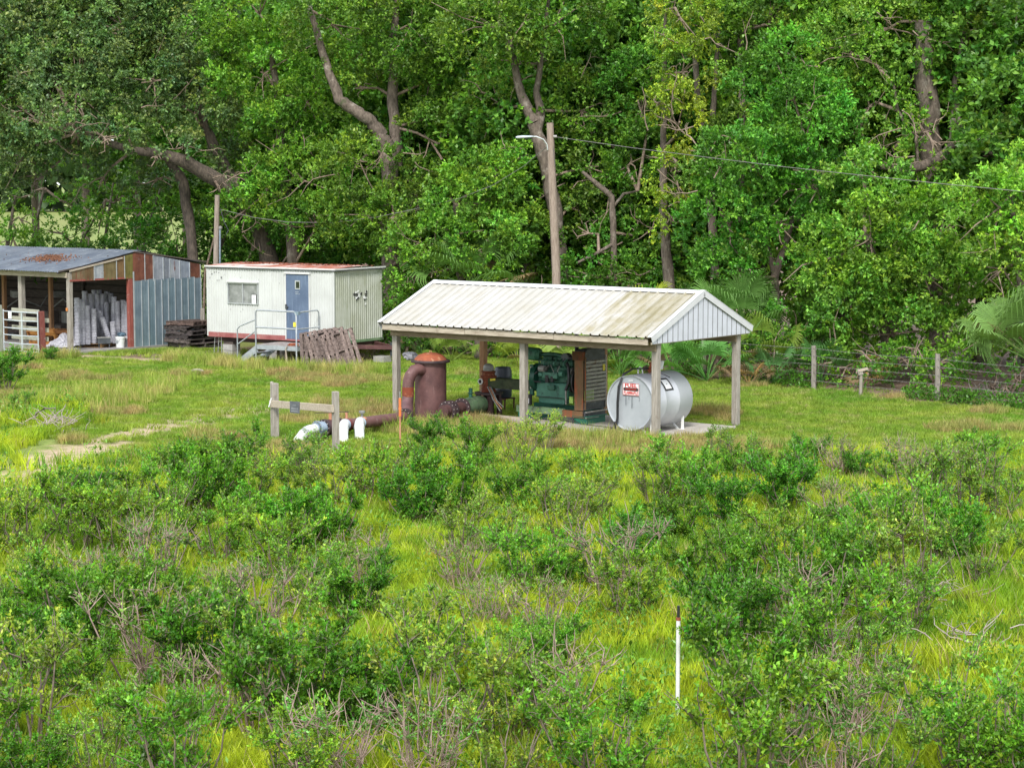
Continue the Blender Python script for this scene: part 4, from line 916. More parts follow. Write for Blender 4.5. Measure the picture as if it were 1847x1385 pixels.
cloth_heap('plastic_sheeting', 'crumpled white plastic sheeting heaped beside the orange pallets', shp(-1.75, 1.2, .06), .5, .6, .3, 2, M['tarp'])
cloth_heap('plastic_sheeting', 'larger crumpled grey plastic heap behind the corner post', shp(-1.7, 2.0, .1), .5, .6, .8, 6, M['tarp']).color = (.7, .7, .72, 1)
def bucket_(name, label, px, py, X, h, r, m='pvc', cat='bucket'):
    Y, _ = shed_ax(px, py, X); t = root(name, label, cat, shp(X, Y, .036), SRZ)
    MB().lathe([(0, 0), (r * .85, 0), (r * .97, h * .8), (r * 1.04, h * .82), (r * 1.04, h * .88), (r, h * .9), (r, h), (r * .93, h), (r * .8, .03), (0, .03)], n=18).build('pail', M[m], t)
    MB().tube([(r * math.cos(a), -.02 + r * .3 * math.sin(a) - r, h * .8 - r * .6 * math.sin(a)) for a in [math.pi * k / 8 for k in range(9)]], .005, 5).build('handle', M['darkmetal'], t); return t
b1 = bucket_('bucket', 'white bucket standing by the red door post with things on it', 217, 625, .0 - .15, .37, .16)
MB().box((.0, -.155, .2), (.14, .01, .1)).build('print', M['inkgrey'], b1)
bucket_('bucket', 'white bucket half hidden behind the red door post', 229, 622, -.35, .3, .15)
Y_, _ = shed_ax(193, 612, -.35)
cr = root('plastic_crate', 'dark grey crate standing in front of the pot stacks', 'crate', shp(-.5, Y_, .15), SRZ + R(52))
MB().box((0, 0, .12), (.42, .3, .2)).build('crate_body', M['darkmetal'], cr, bevel=.01); MB().box((0, 0, .225), (.45, .33, .025)).build('rim', M['greymetal'], cr, bevel=.006)
mb = MB(); [mb.beam((x, y, -.12), (x, y, .02), .03, .03) for x in (-.17, .17) for y in (-.1, .1)]; mb.build('stand', M['darkmetal'], cr)
tb = root('cloth_bundle', 'dark green bag lying on top of the white bucket', 'bag', shp(-.2, _ and shed_ax(219, 600, -.2)[0], .46)); blob('cloth', .14, 8, M['steelblue'], tb, (0, 0, 0), (1.1, .8, .6), .4).color = (.35, .45, .5, 1)

# debris deeper in the shed
for i, (X, Y, lb) in enumerate(((-4.5, 3.5, 'dark tangled equipment pile in the left bay of the shed'), (-6.0, 3.0, 'dim low heap at the far left inside the shed'))):
    t = root('stored_equipment', lb, 'equipment', shp(X, Y, .03), SRZ + i)
    for k in range(7): MB().box((g_.uniform(-.7, .7), g_.uniform(-.4, .4), .25 + .13 * k * (k % 3)), (g_.uniform(.2, .9), g_.uniform(.2, .6), g_.uniform(.15, .5)), g_.uniform(0, 3)).build('box', M[('darkmetal', 'indoor', 'greymetal')[k % 3]], t, bevel=.01)
    MB().tube([(-.8, 0, 1.0), (-.2, .1, 1.4), (.5, 0, 1.1), (.8, .2, 1.5)], .03, 6).build('bar', M['greymetal'], t)

# ------------------------------------------------------------------ farm gate
ga, gb_ = G(6, 636), G(72, 641)
gv = Vector((gb_.x - ga.x, gb_.y - ga.y, 0)); gl_ = gv.length; gang = math.atan2(gv.y, gv.x)
fg = root('farm_gate', 'galvanised tube farm gate with a white paper notice hung on it', 'gate', (ga.x, ga.y, 0), gang)
s_ = 1.42
for x in (.05, gl_ - .06): MB().tube([(x, 0, .05), (x, 0, s_)], .022, 8).build('stile', M['rail'], fg, color=(1.3, 1.3, 1.3))
MB().box((gl_ * .53, -.0, .72), (.07, .02, 1.3)).build('brace', M['rail'], fg, color=(1.3, 1.3, 1.25))
for k, z in enumerate((.1, .34, .6, .83, 1.08, 1.36)): MB().tube([(.05, 0, z), (gl_ * .5, 0, z - .015), (gl_ - .06, 0, z)], .019, 8).build('rail', M['rail'], fg, color=(1.35, 1.35, 1.35))
nn = MB().box((.23 * gl_ , -.03, 1.24), (.16, .006, .24)).build('notice', M['paper'], fg)
mb = MB(); [mb.box((.23 * gl_, -.035, 1.3 - .05 * k), (.08, .003, .016)) for k in range(3)]; mb.build('notice_print', M['inkgrey'], nn)
for k, z in enumerate((.2, .5, .8, 1.1, 1.36)): tag(MB().box((gl_ * (.5 if k != 4 else .35), .35 + .02 * k, z), (gl_ * (1.0 if k != 4 else .75), .025, .14), Matrix.Rotation(R(1.2 - .8 * (k % 2)), 3, 'Y')).build('board', M['board'], fg, color=(.9, 1.05, 1.05)))
def post_thing(name, label, p, h, w, m, cat='post', group=None, rz=0.6, tilt=(0, 0)):
    t = MB().box((0, 0, h / 2 - .15), (w, w * .9, h + .3)).build(name, M[m], None, bevel=.012, loc=(p[0], p[1], 0), rot=(R(tilt[0]), R(tilt[1]), rz)); return tag(t, label, cat, group)
q = G(-1, 636); post_thing('gate_post', 'pale grey timber gate post at the left edge of the picture', q, 1.55, .2, 'post', 'gate post').color = (.8, .92, .85, 1)
q = G(78, 640); post_thing('gate_post', 'dark red brown gate post at the right end of the metal gate', q, 1.4, .17, 'redpost', 'gate post', tilt=(0, -1.5)).color = (.6, .6, .6, 1)
q = G(365, 622); post_thing('fence_post', 'grey post standing in the gap between shed and trailer', q, 1.25, .12, 'post', 'fence post', tilt=(0, 1))

# ------------------------------------------------------------------ site trailer
TRZ = R(-33)
def trp(x, y, z=0): p = TR0 + TRX * x + TRY * y; return (p.x, p.y, z)
def tr_front(px, py): p = onplane(px, py, TR0, TRY) - TR0; return p.dot(TRX), p.z
def tr_end(px, py): p = onplane(px, py, TR0, TRX) - TR0; return p.dot(TRY), p.z
TL = -tr_front(375, 550)[0]; TWd = tr_end(690, 550)[0]; TZ0, TZ1 = .66, 2.84
tr = root('site_trailer', 'off white ribbed site office trailer with blue door and reddish stained roof', 'trailer', trp(0, 0), TRZ)
dX0, dZ1 = tr_front(516, 494); dX1, dZ0 = tr_front(560, 614)
wX0, wZ1 = tr_front(412, 510); wX1, wZ0 = tr_front(466, 549)
def rib_panel(x0, x1, z0, z1, parent=tr, m='trailer', face='front', color=(1, 1, 1)):
    prof = ribs(x1 - x0, .1, .03, .02, .05)
    if face == 'front': s = MB().sheet((x0, 0, 0), (1, 0, 0), (0, -1, 0), (0, 0, 1), prof, z0, z1)
    else: s = MB().sheet((0, x0, 0), (0, 1, 0), (1, 0, 0), (0, 0, 1), prof, z0, z1)
    return s.build('siding_panel', M[m], parent, color=color)
for x0, x1, z0, z1 in ((-TL, wX0, TZ0 + .12, TZ1), (wX0, wX1, TZ0 + .12, wZ0), (wX0, wX1, wZ1, TZ1), (wX1, (wX1 + dX0) / 2, TZ0 + .12, TZ1), ((wX1 + dX0) / 2, dX0, TZ0 + .12, TZ1), (dX0, dX1, dZ1 + .02, TZ1), (dX1, 0, TZ0 + .02, TZ1)):
    rib_panel(x0, x1, z0, z1)
for k in range(3): rib_panel(TWd * k / 3, TWd * (k + 1) / 3, TZ0, TZ1, m='trailerend', face='end', color=(1, 1, 1) if k != 1 else (.93, .93, .9))
MB().box((-TL / 2, TWd - .01, (TZ0 + TZ1) / 2), (TL, .02, TZ1 - TZ0)).box((-TL + .01, TWd / 2, (TZ0 + TZ1) / 2), (.02, TWd - .04, TZ1 - TZ0)).build('rear_walls', M['trailer'], tr)
MB().box((.006, -.008, (TZ0 + TZ1) / 2), (.05, .05, TZ1 - TZ0)).build('corner_trim', M['trailer'], tr)
MB().box((-TL + .01, -.008, (TZ0 + TZ1) / 2), (.05, .05, TZ1 - TZ0)).build('corner_trim', M['trailer'], tr)
MB().box((-TL / 2 + dX1 / 2, .0, TZ0 + .05), (TL + dX1, .05, .15)).build('base_rail', M['trimred'], tr)
MB().box((.012, TWd / 2, TZ0 - .035), (.04, TWd, .08)).build('base_rail', M['mossy'], tr)
# roof: low crowned sheet with metal edge
mb = MB(); nxr = 12
def rz_(y): return TZ1 + .05 + .05 * math.sin(math.pi * y / TWd)
for i in range(nxr):
    y0, y1 = -.06 + (TWd + .12) * i / nxr, -.06 + (TWd + .12) * (i + 1) / nxr
    zz0, zz1 = rz_(min(max(y0, 0), TWd)), rz_(min(max(y1, 0), TWd))
    mb.quadf([(-TL - .05, y0, zz0), (.07, y0, zz0), (.07, y1, zz1), (-TL - .05, y1, zz1)])
M['troof'] = mat('trailer_roof_coating', (.52, .42, .4), (.66, .6, .58), 2.5, .7, spots=(1.3, (.42, .56), (.33, .1, .06)), spots2=(6, (.6, .7), (.2, .12, .1)))
mb.build('roof_skin', M['troof'], tr)
for a, b_ in (((-TL - .06, -.06), (.08, -.06)), ((.08, -.06), (.08, TWd + .06))):
    MB().beam((a[0], a[1], TZ1 + .035), (b_[0], b_[1], TZ1 + .035), .03, .045).build('roof_edge', M['white'], tr, color=(.85, .83, .82)); MB().beam((a[0], a[1] + (.01 if a[1] == b_[1] else 0), TZ1 - .005), (b_[0], b_[1] + (.01 if a[1] == b_[1] else 0), TZ1 - .005), .035, .035).build('roof_gutter', M['darkmetal'], tr)
lit = MB(); g2 = random.Random(15)
for k in range(1500):
    x, y = -TL * g2.random() ** .8, TWd * (.35 + .6 * g2.random())
    if g2.random() > .3 + .7 * math.sin(x * 2.2 + 1) ** 2: continue
    p = Vector((x, y, rz_(y) + .012)); q = Quaternion((1, g2.uniform(-.2, .2), g2.uniform(-.2, .2), g2.uniform(-1, 1))).normalized(); s = .05
    lit.quadf([p + q @ Vector((s, 0, 0)), p + q @ Vector((0, s * .5, 0)), p + q @ Vector((-s, 0, 0)), p + q @ Vector((0, -s * .5, 0))])
tag(lit.build('leaf_litter', M['litter'], tr, color=(1.3, .9, .9)), kind='stuff')
# door
dr_ = MB().box(((dX0 + dX1) / 2, -.012, (dZ0 + dZ1) / 2), (dX1 - dX0 - .04, .04, dZ1 - dZ0 - .03)).build('door', M['door'], tr)
mb = MB()
for x in (dX0 + .0, dX1 - .0): mb.box((x, -.015, (dZ0 + dZ1) / 2), (.035, .06, dZ1 - dZ0))
mb.box(((dX0 + dX1) / 2, -.03, dZ1 + .035), (dX1 - dX0 + .1, .08, .06)); mb.build('door_frame', M['white'], tr, color=(.8, .8, .8))
vx, vz = tr_front(538, 514)
dg = MB().box((vx, -.036, vz), (.2, .012, .28)).build('door_window_frame', M['alu'], dr_); MB().box((vx + .01, -.044, vz), (.13, .006, .2)).build('pane', M['darkglass'], dr_)
hx, hz = tr_front(519, 554)
MB().cyl((hx + .02, -.03, hz), (hx + .02, -.08, hz), .035, 12).box((hx - .02, -.05, hz + .02), (.05, .05, .14)).build('handle', M['darkmetal'], dr_)
mb = MB(); [mb.box((vx + dx, -.034, vz - .22 - dz), (w, .003, .012)) for dx, dz, w in ((-.03, 0, .14), (-.04, .05, .1), (.06, .06, .06))]; mb.build('worn_lettering', M['alu'], dr_)
# window
MB().box(((wX0 + wX1) / 2, .03, (wZ0 + wZ1) / 2), (wX1 - wX0, .02, wZ1 - wZ0)).build('window_backing', M['inkgrey'], tr)
wf = MB(); wc = (wX0 + wX1) / 2
for x in (wX0, wc, wX1): wf.box((x, -.015, (wZ0 + wZ1) / 2), (.035, .05, wZ1 - wZ0))
for z in (wZ0, wZ1): wf.box((wc, -.018, z), (wX1 - wX0 + .04, .056, .035))
wf = wf.build('window', M['alu'], tr)
for x in ((wX0 + wc) / 2, (wX1 + wc) / 2): MB().box((x, -.004, (wZ0 + wZ1) / 2), ((wX1 - wX0) / 2 - .03, .008, wZ1 - wZ0 - .03)).build('pane', M['pane'], wf)
MB().box((wc, -.045, wZ1 + .03), (wX1 - wX0 + .08, .09, .02)).build('drip_cap', M['white'], wf, color=(.7, .7, .7))
px_, pz_ = tr_front(459, 540); nn = MB().box((px_, -.022, pz_), (.2, .01, .32)).build('window_notice', M['ink'], wf); MB().box((px_, -.029, pz_), (.17, .006, .28)).build('notice_paper', M['paper'], wf)
mb = MB(); [mb.box((px_ + dx, -.033, pz_ + dz), (.012, .003, .1)) for dx, dz in ((-.04, .0), (-.02, .03), (.01, 0), (.04, .02))]; mb.build('notice_print', M['inkgrey'], wf)
# torn marks and holes
mb = MB(); g2 = random.Random(44)
for k in range(22):
    x, z = tr_front(378 + g2.random() * 28, 490 + g2.random() * 16); mb.box((x, -.014, z), (.02, .004, .03 + .03 * g2.random()))
for k in range(8): x, z = tr_front(380 + g2.random() * 200, 500 + g2.random() * 90); mb.box((x, -.014, z), (.02, .004, .02))
mb.build('peeling_marks', M['ink'], tr, color=(6, 6, 6))
mb = MB(); mb2 = MB()
for k in range(26):
    px, py = (g2.gauss(645, 4), g2.gauss(533, 5)) if k < 18 else (g2.gauss(658, 1.5), g2.gauss(532, 7)); y, z = tr_end(px, py); y = min(max(y, .1), TWd - .1)
    (mb2 if k % 2 else mb).box((.016 + .001 * k, y, z), (.006, .06 + .07 * g2.random(), .04 + .05 * g2.random()), Matrix.Rotation(g2.uniform(-1, 1), 3, 'X'))
mb.build('torn_patch', M['ink'], tr, color=(2, 2, 2)); mb2.build('torn_patch', M['white'], tr)
# running gear and blocks
MB().box((-TL / 2, .35, TZ0 - .1), (TL - .1, .1, .16)).box((-TL / 2, TWd - .35, TZ0 - .1), (TL - .1, .1, .16)).box((-.08, TWd / 2, TZ0 - .1), (.1, TWd - .3, .18)).build('chassis', M['steel'], tr, color=(.5, .5, .5))
hp = [(0.05, .35, TZ0 - .16), (1.15, TWd / 2, .42)]
MB().beam((.05, .45, .5), (1.25, TWd * .55, .46), .09, .12).beam((.05, TWd - .45, .5), (1.25, TWd * .55, .46), .09, .12).build('tow_frame', M['steel'], tr, color=(.8, .7, .7))
MB().cyl((1.15, TWd * .55, .2), (1.15, TWd * .55, .62), .03, 8).build('tow_jack', M['darkmetal'], tr)
for k, (x, y) in enumerate(((-TL + .7, .3), (-TL * .5, .4), (-.25, .3), (.9, TWd * .5))):
    t = root('block_pier', ('concrete block pier under the left end of the trailer', 'concrete block pier under the middle of the trailer', 'concrete block pier under the right corner of the trailer', 'pale concrete block under the trailer tow frame')[k], 'concrete blocks', trp(x, y), TRZ, 'concrete blocks propping the trailer')
    n = 2 if k < 3 else 1
    for j in range(n): MB().box((0, 0, .1 + .2 * j), (.4, .39 if j % 2 else .4, .19)).build('block', M['block'], t, bevel=.006, color=(1, 1, 1) if j else (.92, .92, .9))
    if k < 3: MB().box((0, 0, .445), (.4, .3, .09)).build('timber', M['pallet'], t)
mb = MB(); g2 = random.Random(6)
for px in (382, 389, 396): x = tr_front(px, 630)[0]; MB().tube([(x, .1, 0), (x + g2.uniform(-.1, .1), .1, TZ0)], .012, 5).build('strap', M['alu'], tr)
# ------------------------------------------------------------------ steps and landing with rails
yo = -1.15                                        # landing sits in front of the trailer wall
def tr_y(px, py, Y): p = onplane(px, py, TR0 + TRY * Y, TRY) - TR0; return p.dot(TRX), p.z
lx0 = tr_y(463, 630, yo)[0]; lx1 = tr_y(536, 630, yo)[0]; lz = tr_y(500, 624, yo)[1]
stp = root('entry_steps', 'grey metal landing and steps with tube handrails at the blue trailer door', 'steps', trp(0, 0), TRZ)
for k in range(6): MB().box(((lx0 + lx1) / 2, yo + .1 + .19 * k, lz), (lx1 - lx0 + .04, .175, .04)).build('deck_board', M['treadw'], stp, color=(g_.uniform(.8, 1.2),) * 3)
MB().box(((lx0 + lx1) / 2, yo, lz - .06), (lx1 - lx0 + .06, .04, .13)).build('landing_edge', M['rail'], stp)
MB().box((lx1, yo + .55, lz - .06), (.04, 1.1, .13)).build('landing_edge', M['rail'], stp)
for k, (x, y) in enumerate(((lx0 + .02, yo + 1.0), (lx1 - .5, yo + .1), (lx1 - .7, yo + .6), (lx1, yo + 1.05))): MB().beam((x, y, -.05), (x, y, lz - .05), .07, .07).build('landing_leg', M['board'], stp, color=(.55, .5, .47))
tx0, tz0_ = tr_y(430, 655, yo)
rt = tr_y(500, 561, yo)[1]; rm = tr_y(500, 592, yo)[1]
tb_ = lambda nm, pts, r=.022: MB().tube(pts, r, 8).build(nm, M['rail'], stp)
tb_('handrail', [(lx0, yo - .03, -.05), (lx0, yo - .03, rt - .06), (lx0 + .06, yo - .03, rt), (lx1 - .08, yo - .03, rt), (lx1, yo - .03, rt - .07), (lx1, yo - .03, -.05)], .025)
tb_('mid_rail', [(lx0, yo - .03, rm), (lx1, yo - .03, rm)], .025)
tb_('handrail', [(lx1 + .03, yo - .03, rt - .02), (lx1 + .03, yo + .95, rt), (lx1 + .03, yo + 1.02, rt - .07), (lx1 + .03, yo + 1.02, lz)], .022)
tb_('mid_rail', [(lx1 + .03, yo, rm), (lx1 + .03, yo + 1.0, rm)], .02)
MB().box((lx1 - .03, yo - .07, rm + .14), (.09, .03, .14)).build('tag', M['yellow'], stp, label='yellow tag on the corner rail post')
MB().box((lx1 + .02, yo + .0, rt - .04), (.16, .1, .1)).build('rail_bracket', M['steelblue'], stp)
sx0 = tx0
for y_ in (yo - .03,):
    tb_('stair_rail', [(sx0, y_, -.05), (sx0, y_, tr_y(430, 594, yo)[1]), (sx0 + .1, y_, tr_y(430, 594, yo)[1] + .1), (lx0 - .02, y_, rt - .3)], .02)
    tb_('stair_mid_rail', [(sx0, y_, tr_y(430, 621, yo)[1]), (lx0, y_, tr_y(463, 597, yo)[1])], .02)
for y_ in (yo, yo + .9): MB().beam((sx0 + .05, y_, .0), (lx0, y_, lz - .12), .04, .2).build('stringer', M['rail'], stp)
for k in range(3): f = (k + .7) / 3.4; MB().box((sx0 + .08 + (lx0 - sx0 - .05) * f, yo + .45, .04 + (lz - .1) * f), (.24, .88, .03)).build('tread', M['rail'], stp, color=(.8, .8, .8))
MB().tube([(lx1 - .35, yo - .05, lz + .01), (lx1 - .4, yo - .06, .5), (lx1 - .33, yo - .1, .25), (lx1 - .3, yo - .1, .02)], .018, 6).build('dangling_strap', M['board'], stp)
mb = MB(); t_ = tag(blob('leaf_heap', .1, 4, M['rustorange'], None, trp(lx1 - .25, yo + .15, lz + .05), (1.6, 1, .5), .8), 'orange brown leafy clump on the landing edge by the corner rail', 'leaf clump')
# leaning pallets
lean_lab = ['leftmost leaning pallet beside the landing corner post', 'grey brown pallet in the middle of the leaning group', 'grey brown pallet second from the right of the leaning group', 'front right pallet of the leaning group with its slats fanned out']
for i, (px, py, yo_, tl) in enumerate(((572, 640, .62, -.08), (588, 642, .45, -.26), (603, 643, .3, -.34), (618, 645, .12, -.3))):
    ax_ = Vector((tl, .36, .9)).normalized(); nz_ = Vector((-.25, -.85, .35)); nz_ = (nz_ - ax_ * nz_.dot(ax_)).normalized(); ay_ = nz_.cross(ax_)
    p = W(px, py, G(px, 668).y + yo_)
    place_pallet(1 if i % 2 else 0, (p.x, p.y, .56), Matrix((ax_, ay_, nz_)).transposed().to_euler(), lean_lab[i], 'pallets leaning against the landing', .98, (1.7, 1.6, 1.5))

# ------------------------------------------------------------------ light pole, left pole and cables
lp0 = Vector(W(1003, 515, 60)); lp0.z = 0
topz = W(992, 222, 60).z; topx = W(992, 222, 60).x - lp0.x; x515 = 0
pole = root('light_pole', 'tall weathered wooden utility pole with a grey cobra head street lamp', 'utility pole', tuple(lp0))
MB().tube([(.05, 0, -.3), (0, 0, 3), (topx * .6, 0, 5.4), (topx, 0, topz)], [.135, .13, .12, .105], 14).build('pole_shaft', M['poleb'], pole)
az = W(985, 260, 60).z; lz_ = W(960, 247, 60).z
MB().tube([(topx - .07, -.1, az - .18), (topx - .09, -.12, az - .02), (topx - .2, -.16, az + .13), (topx - .42, -.2, lz_ + .0), (topx - .55, -.22, lz_ - .01)], .022, 8).build('lamp_arm', M['alu'], pole, color=(1.3, 1.3, 1.3))
lamp = MB().lathe([(0, -.02), (.035, 0), (.06, .1), (.085, .3), (.08, .46), (.04, .52), (0, .53)], n=14, axis=(-1, 0, 0))
lamp.v = [(x, y, z * .55) for x, y, z in lamp.v]; lamp.build('lamp_head', M['rail'], pole, color=(1.5, 1.55, 1.6), loc=(topx - .5, -.22, lz_), rot=(0, R(-3), 0))
wr_z = W(1000, 247, 60).z
MB().cyl((topx + .1, -.05, wr_z), (topx + .2, -.05, wr_z), .05, 8).build('insulator', M['greymetal'], pole)
MB().tube([(topx + .09, -.05, wr_z - .02), (topx + .1, -.08, wr_z - .4), (topx * .8 + .11, -.06, wr_z - .9)], .012, 6).build('conduit_loop', M['darkmetal'], pole)
pl0 = Vector(W(388, 470, 69)); pl0.z = 0; ptz = W(394, 352, 69).z
p2 = root('short_pole', 'short wooden service pole rising behind the gap between shed and trailer', 'utility pole', tuple(pl0))
MB().tube([(-.02, 0, -.2), (.02, 0, 2.5), (.11, 0, ptz)], [.11, .1, .085], 12).build('pole_shaft', M['poleb'], p2, color=(1.0, 1.05, 1.08))
MB().tube([(.14, -.09, .1), (.2, -.08, 3.85), (.21, -.08, 3.95)], .035, 8).build('conduit', M['steelblue'], p2, color=(.9, .9, .9)); MB().lathe([(.0, .0), (.07, .02), (.07, .08), (.02, .12)], (.215, -.08, 3.9), 10).build('weatherhead', M['greymetal'], p2)
def cable(name, label, pts, r=.011):
    tot = []
    for a, b_ in zip(pts, pts[1:]):
        for k in range(6): tot.append(Vector(a).lerp(Vector(b_), k / 6))
    tot.append(Vector(pts[-1])); o = Vector(pts[0]); t = MB().tube([p - o for p in tot], r, 5).build(name, M['wire'], None, loc=tuple(o)); return tag(t, label, 'cable')
d0, d1 = 60, 69
def Lc(px, py, f): return W(px, py, d0 + (d1 - d0) * f)
cable('service_cable', 'thin sagging cable strung from lamp pole left to the short pole', [Lc(990, 262, 0), Lc(945, 300, .08), Lc(890, 334, .17), Lc(830, 358, .27), Lc(745, 378, .42), Lc(680, 392, .53), Lc(600, 402, .66), Lc(520, 401, .79), Lc(460, 393, .88), Lc(398, 378, 1)])
cable('overhead_cable', 'thin grey overhead cable running right from the lamp pole past the trees', [W(999, 247, 60), W(1140, 267, 57.5), W(1290, 286, 55), W(1420, 302, 53), W(1540, 315, 51.2), W(1700, 332, 49), W(1847, 346, 47), W(2100, 370, 44)], .0095)
tag(MB().tube([W(398, 378, 69) - pl0, W(404, 400, 68.9) - pl0, W(412, 415, 68.9) - pl0, W(408, 424, 68.9) - pl0], .012, 5).build('drop_wire', M['darkmetal'], p2))

# ------------------------------------------------------------------ barbed wire fence
sp_ = (F1 - F0).length; fps = []
lb = {-7: 'farthest', }
fence_lab = ['wooden fence post far left behind the trailer tow frame', 'wooden fence post seen below the shelter eave near the filter vessel', 'wooden fence post behind the drum', 'wooden fence post seen between engine and roof', 'pale fence post among palmettos right of the shelter front post', 'grey fence post right of the shelter with a palmetto at its foot', 'grey fence post right of the flat topped short post', 'fence post beyond the right edge of the picture', 'fence post far beyond the right edge of the picture']
for i, k in enumerate(range(-5, 4)):
    p = F0 + (F1 - F0) * k
    fps.append(p)
    h = 1.13 + .05 * ((k * 7) % 3)
    t = root('fence_post', fence_lab[i], 'fence post', (p.x, p.y, 0), .7, 'wooden posts of the wire fence')
    o = MB().tube([(0, 0, -.2), (.01, 0, h * .5), (.0, .01, h)], [.075, .07, .065], 8).build('post_shaft', M['post'], t, color=(.85, .85, .85))
wires = []
for j, z in enumerate((.2, .42, .64, .86, 1.06)):
    pts_ = []
    for a, b_ in zip(fps, fps[1:]):
        for k in range(4): q = a.lerp(b_, k / 4); pts_.append((q.x, q.y - .08, z - .03 * math.sin(math.pi * k / 4)))
    pts_.append((fps[-1].x, fps[-1].y - .08, z)); o = Vector(pts_[0])
    mb = MB().tube([Vector(p) - o for p in pts_], .0055, 4)
    for k in range(0, 260): 
        f = k / 260 * (len(pts_) - 1); i0 = int(f); q = Vector(pts_[i0]).lerp(Vector(pts_[i0 + 1]), f - i0) - o
        mb.beam(q + Vector((-.015, 0, -.02)), q + Vector((.015, 0, .02)), .005, .005)
    wires.append(tag(mb.build('fence_wire', M['wire'], None, loc=tuple(o)), ('lowest', 'second lowest', 'middle', 'second highest', 'top')[j] + ' strand of barbed wire along the fence by the woods', 'fence wire', 'strands of barbed wire'))
sp2 = G(1552, 713)
bp_ = root('short_marker_post', 'short leaning post with a small flat board on top in front of the fence', 'post', (sp2.x, sp2.y, 0))
MB().tube([(0, 0, -.1), (.01, 0, .62)], [.05, .045], 8).build('shaft', M['post'], bp_, color=(.9, .9, .85)); MB().box((.05, 0, .67), (.26, .16, .05), Matrix.Rotation(R(-14), 3, 'Y')).build('top_board', M['board'], bp_)
MB().box((-.02, 0, .6), (.13, .13, .12), Matrix.Rotation(R(-14), 3, 'Y')).build('cap_block', M['post'], bp_)
# pale stones in the grass
for px, py, s, lb_ in ((355, 672, .16, 'small pale stone lying in the lawn left of the trailer steps'),):
    p = G(px, py); t = tag(blob('stone', s, int(px), M['rock'], None, (p.x, p.y, .02), (1.3, .8, .6), .3), lb_, 'stone')

# ------------------------------------------------------------------ leaves
def nrmz(a): return a / np.maximum(np.linalg.norm(a, axis=1, keepdims=True), 1e-6)
def leaf_mesh(name, P, D, ln, wd, col, m, rg):
    """one folded diamond leaf at every P, pointing along D"""
    n = len(P); D = nrmz(D); S = nrmz(np.cross(D, nrmz(rg.normal(size=(n, 3)) + np.array([0, 0, .9])))); U = np.cross(S, D)
    ln = ln[:, None]; wd = wd[:, None]
    v = np.stack([P, P + D * ln * .45 + S * wd / 2 + U * wd * .12, P + D * ln - U * ln * .08, P + D * ln * .45 - S * wd / 2 + U * wd * .12], 1).reshape(-1, 3)
    q = np.arange(n * 4).reshape(n, 4)
    me = bpy.data.meshes.new(name); me.vertices.add(n * 4); me.vertices.foreach_set('co', v.astype(np.float32).ravel()); set_faces(me, q)
    ca = me.color_attributes.new('tint', 'FLOAT_COLOR', 'POINT')
    c4 = np.concatenate([col, np.ones((n, 1))], 1); ca.data.foreach_set('color', np.repeat(c4, 4, 0).astype(np.float32).ravel())
    me.materials.append(m); return me
def sphere_dirs(n, rg): return nrmz(rg.normal(size=(n, 3)))
def crown_leaves(lobes, tint, size, dens, rg, droop=0.0, open_=0.0, per=11):
    """lobes: (centre, (rx, ry, rz)). Each lobe carries leafy clumps, each clump carries sprigs of leaves."""
    PP, DD, CC = [], [], []
    tint = np.array(tint)
    for c, r in lobes:
        c = np.array(c); r = np.array(r); area = 4 * math.pi * ((r[0] * r[1]) ** 1.6 / 3 + (r[0] * r[2]) ** 1.6 / 3 + (r[1] * r[2]) ** 1.6 / 3) ** (1 / 1.6)
        ncl = max(5, int(area / .38)); d = sphere_dirs(ncl, rg)
        keep = (d[:, 1] < .55) | (rg.random(ncl) < .35); d = d[keep]; keep = (d[:, 2] > -.55) | (rg.random(len(d)) < .4); d = d[keep]
        if open_: d = d[rg.random(len(d)) > open_]
        ctr = c + d * r * rg.uniform(.68, 1.06, (len(d), 1))
        cr = rg.uniform(.28, .62, len(d)) * min(1.0, r.mean() / 1.2 + .2)
        ct = tint * rg.uniform(.8, 1.5, (len(d), 1)) * (1 + np.stack([rg.normal(0, .12, len(d)), rg.normal(0, .04, len(d)), rg.normal(0, .15, len(d))], 1))
        for k in range(len(d)):
            ns = max(4, int(dens * cr[k] ** 2 / (size ** 2) * 1.15))
            sdr = nrmz(sphere_dirs(ns, rg) + d[k] * .55 + np.array([0, -.15, .35]))
            sp = ctr[k] + sdr * cr[k] * rg.uniform(.55, 1.05, (ns, 1)) * np.array([1, 1, .75])
            ax = nrmz(sdr + rg.normal(size=(ns, 3)) * .35 + np.array([0, 0, .15 - droop]))
            t = rg.random((ns, per)); base = sp[:, None, :] + ax[:, None, :] * (t[..., None] - .3) * size * 2.2
            dr = nrmz((ax[:, None, :] * .7 + rg.normal(size=(ns, per, 3)) * .75 + np.array([0, -.1, .1 - droop])).reshape(-1, 3))
            young = (t > .8)[..., None] * np.array([.5, .3, .0])
            cc = ct[k] * (rg.uniform(.7, 1.35, (ns, 1, 1)) * rg.uniform(.8, 1.2, (ns, per, 1)) + young)
            PP.append(base.reshape(-1, 3)); DD.append(dr); CC.append(cc.reshape(-1, 3))
    return np.concatenate(PP), np.concatenate(DD), np.concatenate(CC)
nleaf_total = 0
